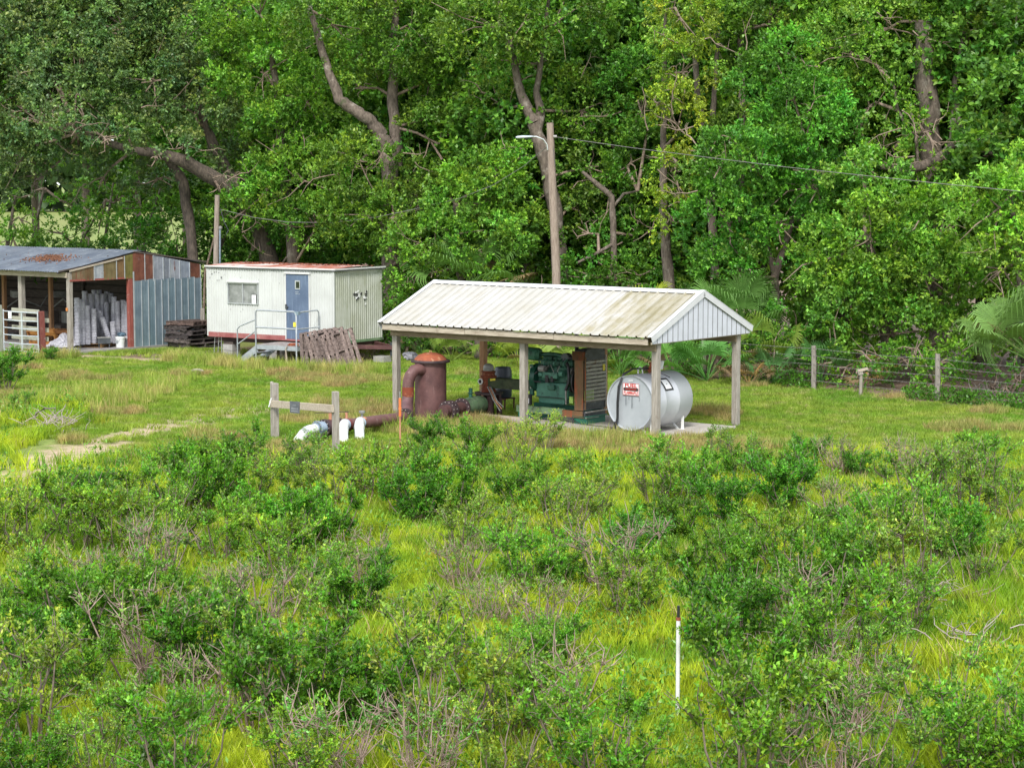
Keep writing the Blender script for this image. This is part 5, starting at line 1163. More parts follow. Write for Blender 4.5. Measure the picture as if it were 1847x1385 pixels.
def tree(name, label, cat, d, trunks, lobes_px, tint, size=.15, dens=1.0, seed=0, depth=None, bark='bark', group='trees of the wood edge', twigs=0, droop=0, open_=0, per=11, branches=True, vine=False):
    """trunks: [[(px, py, depth offset, radius)...]...]; lobes_px: [(px, py, rx, ry, depth offset)] in photo pixels at distance d"""
    global nleaf_total
    rg = np.random.default_rng(seed + 100); g = random.Random(seed)
    s = FPX / d
    bx = trunks[0][0] if trunks else (lobes_px[0][0], 0, 0, .1)
    b = W(bx[0], 600, d + bx[2]); b.z = 0
    t = root(name, label, cat, tuple(b), 0, group)
    if trunks:
        for tk_ in trunks:
            pts = [W(px, py, d + dd) - b for px, py, dd, r in tk_]; rr_ = [r for *_, r in tk_]
            P2, R2 = [], []
            for i in range(len(pts) - 1):
                for k in range(4):
                    f = k / 4; P2.append(pts[i].lerp(pts[i + 1], f) + Vector((g.uniform(-1, 1), g.uniform(-1, 1), 0)) * rr_[i] * .16); R2.append((rr_[i] * (1 - f) + rr_[i + 1] * f) * g.uniform(.93, 1.07))
            P2.append(pts[-1]); R2.append(rr_[-1])
            MB().tube(P2, R2, 10).build('trunk' if tk_ is trunks[0] else 'limb', M[bark], t)
    L_ = []
    for px, py, rx, ry, dd in lobes_px:
        c = W(px, py, d + dd) - b; L_.append((tuple(c), (rx / s, (rx + ry) / 2 / s * .85, ry / s)))
    if L_:
        size *= .84
        P, D, Cc = crown_leaves(L_, tint, size, dens, rg, droop, open_, per)
        n = len(P); nleaf_total += n
        me = leaf_mesh('crown', P, D, rg.uniform(.7, 1.2, n) * size, rg.uniform(.4, .62, n) * size, Cc, M['leaf'], rg)
        inst('crown', me, t)
    # branches running out into the lobes, and bare twigs
    mb = MB(); org = None
    if branches and L_:
        for (c, r) in L_:
            c = Vector(c)
            if trunks:
                tp = [W(px, py, d + dd) - b for tk_ in trunks for px, py, dd, _ in tk_]; org = min(tp, key=lambda q: (q - c).length)
            else: org = Vector((c.x * .6, c.y + .2, 0))
            mid = org.lerp(c, .55) + Vector((g.uniform(-.3, .3), 0, g.uniform(-.2, .3)))
            mb.tube([org, mid, c], [.06, .045, .03], 6)
            for k in range(5):
                e = c + Vector((g.gauss(0, 1) * r[0] * .5, -abs(g.gauss(0, 1)) * r[1] * .35, g.gauss(0, 1) * r[2] * .5)); mb.tube([c.lerp(mid, .4), c.lerp(e, .5) + Vector((0, 0, g.uniform(-.2, .2))), e], [.03, .02, .008], 5)
    for k in range(int(twigs * .5)):
        c, r = L_[g.randrange(len(L_))]; c = Vector(c)
        p = c + Vector((g.uniform(-1, 1) * r[0], -r[1] * g.uniform(.3, 1.05), g.uniform(-1, 1) * r[2])); q = [p]
        dv = Vector((g.uniform(-1, 1), g.uniform(-.4, .3), g.uniform(-.6, .8))).normalized()
        for j in range(5): dv = (dv + Vector((g.gauss(0, .35), g.gauss(0, .2), g.gauss(0, .35)))).normalized(); q.append(q[-1] + dv * g.uniform(.15, .4))
        mb.tube(q, [.022, .02, .016, .012, .009, .005], 5)
        for j in (2, 3): 
            e = q[j] + Vector((g.uniform(-.4, .4), g.uniform(-.2, .1), g.uniform(-.3, .4))); mb.tube([q[j], q[j].lerp(e, .5) + Vector((0, 0, .05)), e], [.01, .008, .004], 4)
    if mb.v: mb.build('branches', M['twig'], t, color=(1.3, 1.25, 1.2))['kind'] = 'stuff'
    return t

OAK = (.105, .18, .06); MID = (.1, .205, .028); BRI = (.13, .28, .035); DRK = (.075, .19, .025); YEL = (.2, .3, .03); BLU = (.045, .15, .04)
tree('live_oak', 'big grey green live oak at upper left with thick sloping limbs over the shed', 'tree', 71,
     [[(520, 640, 1, .42), (492, 500, .8, .36), (468, 410, .5, .33), (432, 350, 0, .3)], [(432, 350, 0, .29), (385, 322, -.6, .27), (335, 292, -1, .24), (285, 276, -1.3, .19), (240, 272, -1.6, .14), (140, 240, -2.5, .08)], [(440, 360, 0, .22), (400, 290, .3, .2), (370, 230, .2, .16), (350, 130, 0, .12)], [(350, 480, .6, .2), (343, 400, .6, .2), (330, 330, .4, .2), (300, 280, .2, .15)]],
     [(30, 190, 95, 90, -1), (140, 150, 105, 85, -1.5), (255, 150, 105, 80, -1), (345, 200, 75, 62, -.5), (60, 60, 110, 100, 0), (200, 45, 110, 90, 0), (330, 60, 90, 90, 0), (30, 290, 62, 50, -1), (120, 275, 70, 42, -1), (215, 225, 62, 45, -1.5), (400, 300, 48, 40, .5), (280, 325, 45, 30, .3), (-60, 200, 90, 140, 0), (20, 130, 80, 60, 1), (110, 210, 80, 60, .5), (180, 330, 40, 24, 0), (60, 330, 45, 22, .2), (330, 262, 36, 20, -2.4), (200, 255, 44, 26, -3.2), (120, 235, 44, 28, -3.4), (150, 205, 40, 24, -3), (70, 215, 40, 30, -3), (280, 285, 26, 14, -2.6), (395, 338, 26, 16, -1.6), (240, 120, 90, 80, 1.5), (10, 0, 110, 90, 1), (120, -20, 110, 90, 1), (250, -20, 110, 90, 1)],
     OAK, .15, 1.05, 1, bark='barkd', twigs=60, droop=.2)
tree('young_tree', 'thin light green young trees at far left with field glimpsed between their leaves', 'tree', 78,
     [[(60, 600, 0, .09), (50, 470, 0, .08), (80, 340, 0, .05)], [(175, 600, 0, .07), (185, 460, 0, .07), (205, 330, 0, .04)], [(-5, 560, 0, .1), (20, 400, 0, .07), (30, 340, 0, .04)], [(120, 560, 0, .06), (140, 450, 0, .06), (190, 360, 0, .03)], [(250, 600, 0, .07), (262, 430, 0, .07), (290, 340, 0, .04)]],
     [(40, 400, 52, 24, 0), (110, 422, 55, 20, -.5), (180, 405, 45, 26, 0), (250, 418, 48, 28, 0), (20, 440, 50, 18, 0), (300, 395, 38, 40, 0), (130, 372, 36, 16, 0), (215, 360, 30, 16, 0), (60, 355, 34, 14, 0)],
     (.13, .29, .035), .14, .8, 2, open_=.1, twigs=10)
tree('evergreen_thicket', 'dense dark evergreen thicket behind the gap between shed and trailer', 'thicket', 73.5, [],
     [(320, 440, 70, 50, 0), (400, 430, 60, 60, 0), (440, 500, 70, 60, 0), (350, 510, 80, 60, 0), (520, 470, 75, 60, -.5), (590, 500, 60, 50, -1), (250, 450, 45, 36, 0), (180, 470, 60, 30, 0), (90, 470, 60, 26, 0), (470, 425, 45, 40, -1.8), (545, 425, 50, 32, -2), (400, 380, 34, 30, -1.6)], DRK, .15, 1.0, 3)
tree('broadleaf_tree', 'bright green broadleaf tree directly above the trailer', 'tree', 70,
     [[(560, 640, 1, .25), (530, 480, .6, .22), (512, 300, .3, .18), (500, 170, 0, .13), (480, 40, 0, .1)]],
     [(500, 250, 62, 70, 0), (560, 330, 75, 60, -.8), (480, 350, 60, 50, 0), (470, 130, 80, 80, 0), (560, 190, 55, 70, 0), (570, 400, 62, 40, -.8), (460, 20, 100, 90, 0), (430, 390, 40, 40, 0)], BRI, .15, 1.0, 4, twigs=16)
tree('forked_oak', 'grey barked double trunk tree, one limb forking left, above the trailer corner', 'tree', 67,
     [[(712, 640, .6, .36), (706, 480, .4, .34), (703, 330, 0, .3), (697, 270, 0, .3), (690, 245, 0, .29)], [(690, 245, 0, .25), (668, 218, -.2, .21), (640, 200, -.3, .19), (612, 180, -.4, .17), (590, 120, -.4, .14), (560, 20, -.3, .1), (535, -90, 0, .04)], [(716, 300, .5, .22), (712, 230, .5, .2), (708, 175, .6, .18), (712, 60, .6, .13), (720, -80, .6, .04)]],
     [(640, 300, 62, 55, -.8), (790, 260, 70, 70, 0), (650, 400, 70, 50, -.6), (760, 350, 55, 50, .2), (600, 50, 90, 85, .0), (740, 50, 90, 90, -.4), (660, 100, 60, 40, .8), (640, 160, 42, 32, 1.5), (780, 160, 65, 60, .8), (860, 210, 60, 60, .5), (712, 400, 46, 60, -1.4), (730, 450, 44, 40, -1.8)], MID, .145, 1.0, 5, twigs=22)
tree('laurel_tree', 'rounded fresh green leafy tree behind the shelter roof between trailer and light pole', 'tree', 63.5,
     [[(835, 640, .6, .16), (830, 480, .4, .14), (822, 370, 0, .1)]],
     [(830, 370, 66, 60, 0), (890, 330, 55, 55, -.2), (780, 440, 62, 52, -.4), (870, 450, 70, 55, -.6), (930, 420, 48, 55, -.3), (740, 500, 40, 40, -.4), (920, 290, 36, 34, .2)], BRI, .14, 1.15, 6, twigs=14)
tree('leaning_tree', 'tall tree with rough forked trunk standing just behind the lamp pole', 'tree', 64,
     [[(1014, 640, .3, .27), (1012, 500, .2, .26), (1004, 400, .1, .24), (990, 320, 0, .23), (975, 260, 0, .23), (962, 222, 0, .22)], [(962, 222, 0, .2), (948, 190, 0, .17), (935, 150, 0, .13), (905, 20, 0, .09), (890, -80, 0, .04)], [(968, 235, 0, .18), (975, 200, .1, .15), (968, 165, .1, .11), (985, 40, 0, .07), (1000, -80, 0, .03)]],
     [(890, 50, 80, 85, -.5), (1010, 40, 90, 90, -.4), (950, 110, 50, 30, .5), (1060, 200, 65, 60, 1), (1080, 300, 62, 60, .8), (900, 190, 45, 50, 1.2), (1040, 380, 40, 50, .8)], MID, .145, 1.0, 7, twigs=26)
tree('crooked_tree', 'small crooked grey tree in the understorey right of the lamp pole', 'tree', 63,
     [[(1118, 640, .2, .12), (1108, 500, .1, .11), (1107, 420, 0, .1), (1103, 355, 0, .1), (1080, 335, 0, .08), (1050, 310, 0, .05)], [(1107, 440, 0, .06), (1080, 455, -.2, .055), (1040, 475, -.3, .04)], [(1105, 375, 0, .05), (1125, 350, 0, .045), (1150, 345, 0, .03)]],
     [(1150, 420, 45, 45, .8), (1070, 500, 60, 40, 0), (1140, 520, 55, 45, -.3), (1050, 420, 30, 30, .6), (1140, 290, 48, 60, .5), (1150, 180, 60, 75, .8)], DRK, .14, .95, 8, twigs=24)
tree('vine_covered_tree', 'pale trunk hung with yellow green vines right of the crooked tree', 'tree', 60.5,
     [[(1212, 600, 0, .2), (1204, 480, 0, .17), (1197, 380, 0, .13), (1196, 270, 0, .1), (1198, 150, 0, .08), (1200, 20, 0, .05)]],
     [(1226, 220, 36, 60, -1.4), (1216, 320, 34, 60, -1.4), (1212, 400, 26, 46, -1.4), (1240, 130, 44, 60, -.8), (1190, 190, 22, 50, -1), (1230, 40, 50, 60, -.6)], YEL, .11, 1.0, 9, twigs=30, droop=.5)
tree('tall_twin_tree', 'tree with two slim pale trunks rising at the top right of the vine covered one', 'tree', 61.5,
     [[(1290, 500, .6, .14), (1280, 330, .4, .13), (1272, 250, .2, .12), (1258, 180, 0, .1), (1252, 60, 0, .08)], [(1280, 330, .4, .1), (1284, 230, .2, .1), (1288, 170, 0, .08), (1296, 60, 0, .06)], [(1335, 400, .6, .14), (1338, 180, .3, .12), (1336, 60, .2, .1)]],
     [(1280, 60, 80, 80, .5), (1390, 50, 85, 85, .5), (1330, 250, 50, 50, .4)], MID, .14, 1.0, 10, twigs=14)
tree('broad_laurel', 'largest dense dark green leafy mass right above the shelter gable', 'tree', 57.5,
     [[(1400, 640, 1.5, .13), (1398, 500, 1.3, .12), (1430, 400, 1.0, .09), (1480, 375, .5, .06)], [(1398, 500, 1.3, .09), (1370, 400, 1.0, .07)]],
     [(1360, 300, 95, 75, 0), (1450, 240, 85, 75, .2), (1300, 400, 62, 70, 0), (1400, 410, 85, 70, .4), (1330, 490, 70, 45, .2), (1460, 330, 75, 60, .2), (1420, 140, 85, 70, .8), (1290, 310, 42, 52, .3)], (.085, .24, .03), .14, 1.15, 11, twigs=16)
tree('camphor_tree', 'bright yellow green leafy mass at centre of the right side above the fence', 'tree', 55,
     [[(1600, 640, .5, .15), (1590, 500, .4, .12), (1560, 420, 0, .1)]],
     [(1580, 440, 95, 75, 0), (1670, 500, 90, 80, 0), (1530, 530, 75, 60, 0), (1620, 600, 95, 55, .1), (1480, 470, 55, 60, .4), (1710, 410, 80, 65, .3), (1720, 610, 75, 45, .2), (1560, 330, 70, 52, .6)], BRI, .14, 1.15, 12, twigs=8)
tree('edge_tree', 'light green leafy tree cut by the right edge above the big palmetto', 'tree', 52.5,
     [[(1850, 620, .5, .15), (1840, 450, 0, .12), (1820, 340, 0, .08)]],
     [(1790, 390, 75, 75, 0), (1850, 470, 70, 70, 0), (1800, 490, 55, 50, .4), (1870, 350, 80, 80, .3), (1800, 590, 50, 45, .8), (1900, 600, 80, 60, .3)], (.17, .34, .045), .135, 1.1, 13, twigs=10)
tree('old_oak', 'large airy tree at upper right with long curved bare limb', 'tree', 58.5,
     [[(1690, 640, 2, .34), (1680, 400, 1, .32), (1678, 240, .3, .32), (1672, 170, 0, .32), (1665, 40, 0, .26)], [(1722, 200, 0, .12), (1718, 262, -.5, .12), (1695, 285, -.8, .14), (1665, 300, -1, .15), (1630, 306, -1.2, .13), (1590, 300, -1.2, .1)], [(1740, 250, 0, .1), (1728, 225, 0, .1), (1722, 150, 0, .09), (1740, 60, 0, .07)], [(1728, 230, 0, .09), (1770, 270, -.3, .07), (1810, 285, -.5, .06), (1870, 290, -.5, .05)], [(1640, 240, 0, .05), (1620, 200, 0, .05), (1610, 150, 0, .04)], [(1803, 285, -.5, .035), (1806, 330, -.6, .03), (1802, 370, -.6, .02)], [(1655, 300, -1, .05), (1652, 240, -1, .05), (1640, 190, -1, .04)]],
     [(1560, 200, 75, 60, .5), (1640, 150, 70, 55, .8), (1740, 160, 75, 55, 1), (1830, 200, 70, 65, .8), (1590, 60, 90, 80, .5), (1720, 40, 95, 80, .8), (1850, 60, 90, 90, .6), (1685, 262, 60, 32, -1.6), (1650, 225, 40, 26, -1.2), (1600, 300, 40, 26, -1.6), (1780, 300, 48, 36, .8), (1520, 90, 60, 80, 0), (1620, 290, 40, 30, .6), (1790, 230, 60, 40, .5), (1680, 200, 50, 40, 1.6), (1650, 90, 80, 60, 1.2), (1790, 110, 80, 60, 1.2)], (.14, .28, .04), .125, .9, 14, twigs=70, open_=.22)
ordw = ['first', 'second', 'third', 'fourth', 'fifth', 'sixth', 'seventh', 'eighth', 'ninth', 'tenth', 'eleventh', 'twelfth', 'thirteenth', 'fourteenth', 'fifteenth', 'sixteenth', 'seventeenth', 'eighteenth', 'nineteenth', 'twentieth', 'twenty first', 'twenty second', 'twenty third', 'twenty fourth', 'twenty fifth', 'twenty sixth', 'twenty seventh', 'twenty eighth', 'twenty ninth', 'thirtieth', 'thirty first', 'thirty second', 'thirty third']
# darker trees standing behind the first ones: a shared crown mesh, one object each
rgb = np.random.default_rng(77)
LB = [((rgb.normal(0, 2.0), rgb.normal(0, 1.2), 4.5 + 7.5 * k / 9 + rgb.normal(0, .4)), (rgb.uniform(1.7, 2.6),) * 3) for k in range(11)]
P_, D_, C_ = crown_leaves(LB, (.1, .235, .035), .2, .75, rgb); P_[:, 2] -= 0
bm1 = leaf_mesh('crown', P_, D_, rgb.uniform(.7, 1.2, len(P_)) * .21, rgb.uniform(.45, .65, len(P_)) * .21, C_, M['leaf'], rgb)
LB = [((rgb.normal(0, 2.2), rgb.normal(0, 1.2), 2.2 + 7.5 * k / 9 + rgb.normal(0, .4)), (rgb.uniform(1.6, 2.4),) * 3) for k in range(11)]
P_, D_, C_ = crown_leaves(LB, (.115, .26, .035), .2, .75, rgb)
bm2 = leaf_mesh('crown', P_, D_, rgb.uniform(.7, 1.2, len(P_)) * .21, rgb.uniform(.45, .65, len(P_)) * .21, C_, M['leaf'], rgb)
bt = MB().tube([(0, 0, -.2), (.1, 0, 3), (-.1, .1, 7), (.2, 0, 10.5)], [.3, .26, .2, .1], 8).mesh('trunk', M['bark'])
bk = [(430, 84, 1), (500, 79, 0), (570, 78, 1), (640, 77, 0), (705, 75, 1), (770, 74, 0), (835, 72, 1), (900, 72, 0), (960, 70, 1), (1030, 72, 0), (1095, 69, 1), (1160, 70, 0), (1230, 67, 1), (1300, 67, 0), (1375, 65, 1), (1450, 65, 0), (1530, 64, 1), (1610, 63, 0), (1690, 62, 1), (1770, 62, 0), (1860, 60, 1)]
for i, (px, d, v) in enumerate(bk):
    b = W(px, 600, d); t = root('background_tree', 'darker background tree, %s from the left behind the front trees' % ordw[i], 'tree', (b.x, b.y, 0), i * 1.3, 'darker trees filling the wood behind')
    s_ = .85 + .3 * ((i * 37) % 10) / 10
    inst('trunk', bt, t); inst('crown', bm1 if v else bm2, t, scale=(1, 1, s_), color=(.8 + .4 * ((i * 13) % 7) / 7,) * 3)
for i, (px, d) in enumerate(((-20, 90), (70, 93), (160, 90), (250, 92), (340, 90))):
    b = W(px, 600, d); t = root('background_tree', 'tall darker tree beyond the oak, %s of five at far left' % ordw[i], 'tree', (b.x, b.y, 0), i * 2.1, 'darker trees filling the wood behind')
    inst('trunk', bt, t, scale=(.7, .7, 1.2)); inst('crown', bm1, t, (0, 0, 3.4), scale=(1.15, 1, .95))
# distant wood beyond the field on the left
rd = np.random.default_rng(5); nL = 9000
P_ = np.stack([rd.uniform(-260, 260, nL), rd.uniform(380, 400, nL), np.abs(rd.normal(0, 1, nL)) * 0 + rd.uniform(0, 1, nL) ** .7 * (12 + 3 * np.sin(rd.uniform(0, 6, nL)))], 1)
me = leaf_mesh('distant_wood', P_, sphere_dirs(nL, rd), rd.uniform(3, 5, nL), rd.uniform(2.5, 4, nL), np.array((.05, .1, .03)) * rd.uniform(.6, 1.3, (nL, 1)), M['leaf'], rd)
tag(inst('distant_wood', me, None), 'far line of trees beyond the yellow green field', 'distant wood', kind='stuff')

# understorey along the fence
us = [(715, 560, 65, 60), (745, 590, 64.5, 45), (800, 600, 64, 45), (900, 610, 63.5, 45), (960, 560, 63, 60), (1030, 590, 62.5, 50), (1110, 600, 60.5, 50), (1175, 570, 60.5, 55), (1240, 560, 60, 50), (1300, 600, 58, 42), (1370, 620, 56.5, 48), (1440, 600, 56, 60), (1500, 640, 54.5, 42), (1570, 650, 53.8, 42), (1640, 655, 53, 42), (1700, 655, 52.6, 45), (1770, 670, 51.5, 40), (1840, 680, 50.6, 38)]
ul = ['behind the trailer corner', 'beside the left end of the shelter roof', 'under the left shelter eave', 'seen below the eave near the drum', 'right behind the ridge left of lamp pole', 'seen past the engine top', 'seen between engine and back post', 'above the roof right of the lamp pole', 'above the roof near the gable peak', 'behind the gable palmettos', 'at the foot of the broad laurel', 'behind the bright dead palm frond', 'behind the fence left of the short post', 'behind the short flat topped post', 'between the short post and next fence post', 'behind the right fence post', 'right of the last fence post', 'at the right picture edge by the fence']
for i, (px, py, d, r) in enumerate(us):
    tree('understorey_shrub', 'dark leafy shrub ' + ul[i], 'shrub', d, [], [(px, py, r, r * .85, 0), (px + 22 * (-1) ** i, py + 24, r * .8, r * .55, -.3)], (.085, .21, .026) if i % 3 else (.12, .27, .03), .13, .95, 40 + i, group='shrubs along the wire fence', twigs=5)

# low weeds along the fence foot
wl_ = np.random.default_rng(31); n = 16000
f_ = wl_.uniform(-5.4, 3.2, n); off = np.abs(wl_.normal(0, .35, n)) - .25
patch = vnoise(f_ * 4, off * 0, 1.0, 6); k = patch > .42; f_, off = f_[k], off[k]; n = len(f_)
P_ = np.stack([F0.x + (F1 - F0).x * f_ + off * -FD.y, F0.y + (F1 - F0).y * f_ + off * FD.x, wl_.uniform(0, 1, n) ** 1.6 * .5 * (patch[k] * 1.4)], 1)
me = leaf_mesh('fence_weeds', P_, sphere_dirs(n, wl_) + np.array([0, -.2, .6]), wl_.uniform(.06, .12, n), wl_.uniform(.03, .06, n), np.array((.08, .22, .02)) * wl_.uniform(.5, 1.4, (n, 1)), M['leaf'], wl_)
tag(inst('fence_weeds', me, None), 'low leafy weeds growing along the foot of the wire fence', 'weeds', kind='stuff')

# ------------------------------------------------------------------ palmettos
def frond_mesh(name, rg, L=1.0, fan=.75, n=22, droop=.25, stalk=.9):
    mb = MB(); mb.tube([(0, 0, 0), (0, .0, stalk * .5), (0, .06, stalk)], [.014, .011, .009], 5); V = list(mb.v); F = list(mb.f)
    for k in range(n):
        a = (k / (n - 1) - .5) * 2 * math.pi * .44 * 1.15; l = L * fan * rg.uniform(.85, 1.05) * (1 - .25 * abs(a) / 1.6)
        dx, dz = math.sin(a), math.cos(a); w = .021 * L + .002
        o = Vector((0, .06, stalk)); d = Vector((dx, .15, dz)).normalized(); sd2 = Vector((dz, 0, -dx)); up = Vector((0, 1, 0))
        p0, p1, p2, p3 = o, o + d * l * .5 + up * .01, o + d * l * .8 + Vector((0, .05, -droop * l * .25)), o + d * l + Vector((0, .12, -droop * l * .8))
        b = len(V); V += [tuple(p0), tuple(p1 + sd2 * w * .7 + up * .01), tuple(p1 - sd2 * w * .7 + up * .01), tuple(p2 + sd2 * w * .4), tuple(p2 - sd2 * w * .4), tuple(p3)]
        F += [(b, b + 1, b + 2), (b + 1, b + 3, b + 4, b + 2), (b + 3, b + 5, b + 4)]
    me = bpy.data.meshes.new(name); me.from_pydata(V, [], F)
    ca = me.color_attributes.new('tint', 'FLOAT_COLOR', 'POINT'); rr_ = rg.uniform(.8, 1.2, len(V)); ca.data.foreach_set('color', np.stack([rr_, rr_, rr_, np.ones(len(V))], 1).astype(np.float32).ravel())
    me.materials.append(M['frond']); me.update(); return me
rf = np.random.default_rng(3)
FR = [frond_mesh('frond', rf, .9, .7, 24, .4, .8), frond_mesh('frond', rf, .9, .75, 26, .7, .8), frond_mesh('frond', rf, 1.0, .9, 30, 1.1, .9)]
pals = [(862, 640, 62.5, 1.9, 16, (.07, .17, .05), 'grey green palmetto poking above the left part of the roof', 2.1), (815, 664, 61.5, .85, 12, (.11, .2, .04), 'palmetto with dead reddish base seen under the left eave', 0), (935, 662, 59.5, .95, 13, (.16, .26, .04), 'yellow green palmetto behind the drum', 0), (1045, 662, 57.5, 1.3, 14, (.14, .25, .05), 'palmetto behind the engine radiator', 0), (1120, 668, 57, 1.1, 14, (.07, .2, .05), 'palmetto behind the fuel tank left end', 0),
        (1160, 655, 58.5, 1.6, 12, (.2, .3, .03), 'yellowish palmetto tip above the roof right of the lamp pole', .9), (1215, 680, 55.8, 1.15, 15, (.08, .24, .05), 'green palmetto seen between front and back right posts', 0), (1275, 690, 55.2, 1.2, 18, (.06, .2, .05), 'large palmetto with hanging leaves left of the back right post', 0), (1330, 660, 56.8, 1.7, 18, (.08, .2, .06), 'tall palmetto above the right eave corner', .9), (1350, 696, 54.4, .8, 12, (.3, .2, .1), 'palmetto with dead orange brown fan by the right post', 0),
        (1395, 694, 54.6, .9, 12, (.06, .18, .07), 'blue green low palmetto right of the dead one', 0), (1385, 660, 55.6, 1.25, 13, (.12, .22, .04), 'palmetto with one bright brown dead frond', .3), (1480, 690, 54.6, 1.1, 11, (.05, .16, .05), 'dark palmetto behind the left fence post', 0), (1555, 640, 54.8, 1.0, 9, (.28, .22, .1), 'dead drooping palm fronds hanging in shade above the short post', .8),
        (1872, 692, 50.2, 1.6, 34, (.085, .19, .06), 'big blue green cabbage palm cut by the right picture edge', .9), (760, 650, 64, 1.0, 12, (.06, .16, .05), 'palmetto behind the filter vessel lid', 0)]
first = {}
for i, (px, py, d, sz, nf2, tint, lab, zb_) in enumerate(pals):
    g = random.Random(i + 50); b = W(px, py, d); b.z = zb_ * .0
    t = root('palmetto', lab, 'palmetto', tuple(b), 0, 'palmettos under the trees')
    if zb_: MB().tube([(0, 0, -.1), (.03, 0, zb_ * .6), (0, 0, zb_)], [.12, .13, .1], 8).build('trunk', M['barkd'], t)
    for k in range(nf2):
        az_ = 2 * math.pi * k / nf2 + g.uniform(-.3, .3); el = g.uniform(.15, 1.15) if i != 13 else g.uniform(1.7, 2.5)
        dead = g.random() < (.09 if i not in (9, 13) else .8)
        c = (.24, .17, .09) if dead else tuple(q * u_ for u_ in (g.uniform(1.1, 1.6),) for q in (tint[0] * 1.15, tint[1] * .95, tint[2] * .7))
        mesh_ = FR[2] if i == 14 else FR[k % 2]
        if dead: el = max(el, .9)
        o = inst('frond', mesh_, t, (0, 0, zb_), (0, 0, 0), sz * g.uniform(.8, 1.15), c)
        o.rotation_euler = (Matrix.Rotation(az_, 3, 'Z') @ Matrix.Rotation(-el, 3, 'X') @ Matrix.Rotation(0 if g.random() < .6 else g.uniform(-1, 1), 3, 'Z')).to_euler()

# ------------------------------------------------------------------ blueberry bushes of the field
def bush_meshes(seed, h=1.25, rad=.7, ns=9, nsp=330, leaf=.05, bare=.45, tint=(.045, .16, .025), upright=1.0):
    g = random.Random(seed); rg = np.random.default_rng(seed); mb = MB(); tips = []
    for k in range(ns):
        a = 2 * math.pi * k / ns + g.uniform(-.4, .4); rr_ = rad * g.uniform(.25, .95); hh = h * g.uniform(.62, .95)
        p0 = Vector((math.cos(a) * .08, math.sin(a) * .08, -.05)); p3 = Vector((math.cos(a) * rr_, math.sin(a) * rr_, hh))
        p1 = p0.lerp(p3, .35) + Vector((g.uniform(-.06, .06), g.uniform(-.06, .06), -.1 * upright)); p2 = p0.lerp(p3, .7) + Vector((g.uniform(-.08, .08), g.uniform(-.08, .08), 0))
        mb.tube([p0, p1, p2, p3], [.016, .013, .01, .006], 5, False)
        for j in range(5):
            f = g.uniform(.3, .95); q0 = p1.lerp(p2, f) if f < .6 else p2.lerp(p3, f); dv = Vector((g.gauss(0, .6) + math.cos(a) * .4, g.gauss(0, .6) + math.sin(a) * .4, g.uniform(.5, 1.3))).normalized()
            q1 = q0 + dv * g.uniform(.12, .3) * h / 1.2; dv = (dv + Vector((g.gauss(0, .4), g.gauss(0, .4), .4))).normalized(); q2 = q1 + dv * g.uniform(.1, .25)
            mb.tube([q0, q1, q2], [.008, .006, .003], 4, False); tips += [(q1, q2, 1), (q0, q1, .5)]
            for l in range(2):
                r0 = q0.lerp(q1, g.random()); dv2 = Vector((g.gauss(0, 1), g.gauss(0, 1), g.uniform(-.1, 1.2))).normalized(); r1 = r0 + dv2 * g.uniform(.1, .24)
                mb.tube([r0, r0.lerp(r1, .5) + Vector((0, 0, .01)), r1], [.005, .004, .002], 3, False); tips.append((r0, r1, .9))
    sme = mb.mesh('stems', M['twig'])
    tips = [t_ for t_ in tips if t_[1].z > h * bare * g.uniform(.6, 1.4)]
    if not tips: return sme, None
    A = np.array([tuple(t_[0]) for t_ in tips]); B = np.array([tuple(t_[1]) for t_ in tips]); idx = rg.integers(0, len(tips), nsp)
    clump = rg.uniform(.55, 1.5, len(tips))[idx]; per = 11
    t_ = rg.random((nsp, per)); ax = nrmz(B[idx] - A[idx]); a0 = A[idx] + rg.normal(0, .035, (nsp, 3)); b0 = B[idx] + rg.normal(0, .05, (nsp, 3))
    base = (a0[:, None] * (1 - t_[..., None]) + b0[:, None] * t_[..., None]).reshape(-1, 3)
    dr = (ax[:, None] * .6 + rg.normal(size=(nsp, per, 3)) * .65 + np.array([0, 0, .35])).reshape(-1, 3)
    young = (t_ > .82)[..., None] * np.array([.8, .5, .5]) * (rg.random((nsp, 1, 1)) < .5)
    cc = np.array(tint) * (clump[:, None, None] * rg.uniform(.6, 1.4, (nsp, per, 1)) + young) * (1 + rg.normal(0, .1, (nsp, 1, 3)) * np.array([1.5, .4, 1]))
    n = nsp * per
    return sme, leaf_mesh('foliage', base, dr, rg.uniform(.7, 1.25, n) * leaf, rg.uniform(.42, .62, n) * leaf, np.clip(cc.reshape(-1, 3), .005, .9), M['bleaf'], rg)
kinds = {'dense': [bush_meshes(s, 1.1, .72, 12, 950, .052, .34, (.085, .235, .02)) for s in (1, 2, 3, 4, 5)],
         'leafy': [bush_meshes(s, 1.2, .76, 10, 520, .05, .47, (.13, .28, .026)) for s in (11, 12, 13, 14, 15)],
         'airy': [bush_meshes(s, 1.25, .78, 9, 330, .047, .5, (.16, .29, .04)) for s in (21, 22, 23, 24)],
         'bare': [bush_meshes(s, 1.1, .75, 15, 130, .042, .5, (.12, .25, .05)) for s in (31, 32, 33)]}
lookw = {'dense': 'dense dark green', 'leafy': 'mid green leafy', 'airy': 'airy pale green', 'bare': 'half bare twiggy grey'}
rows = [(872, 108), (938, 112), (1008, 122), (1082, 134), (1162, 150), (1250, 165), (1345, 185), (1450, 205)]
gb2 = random.Random(8)
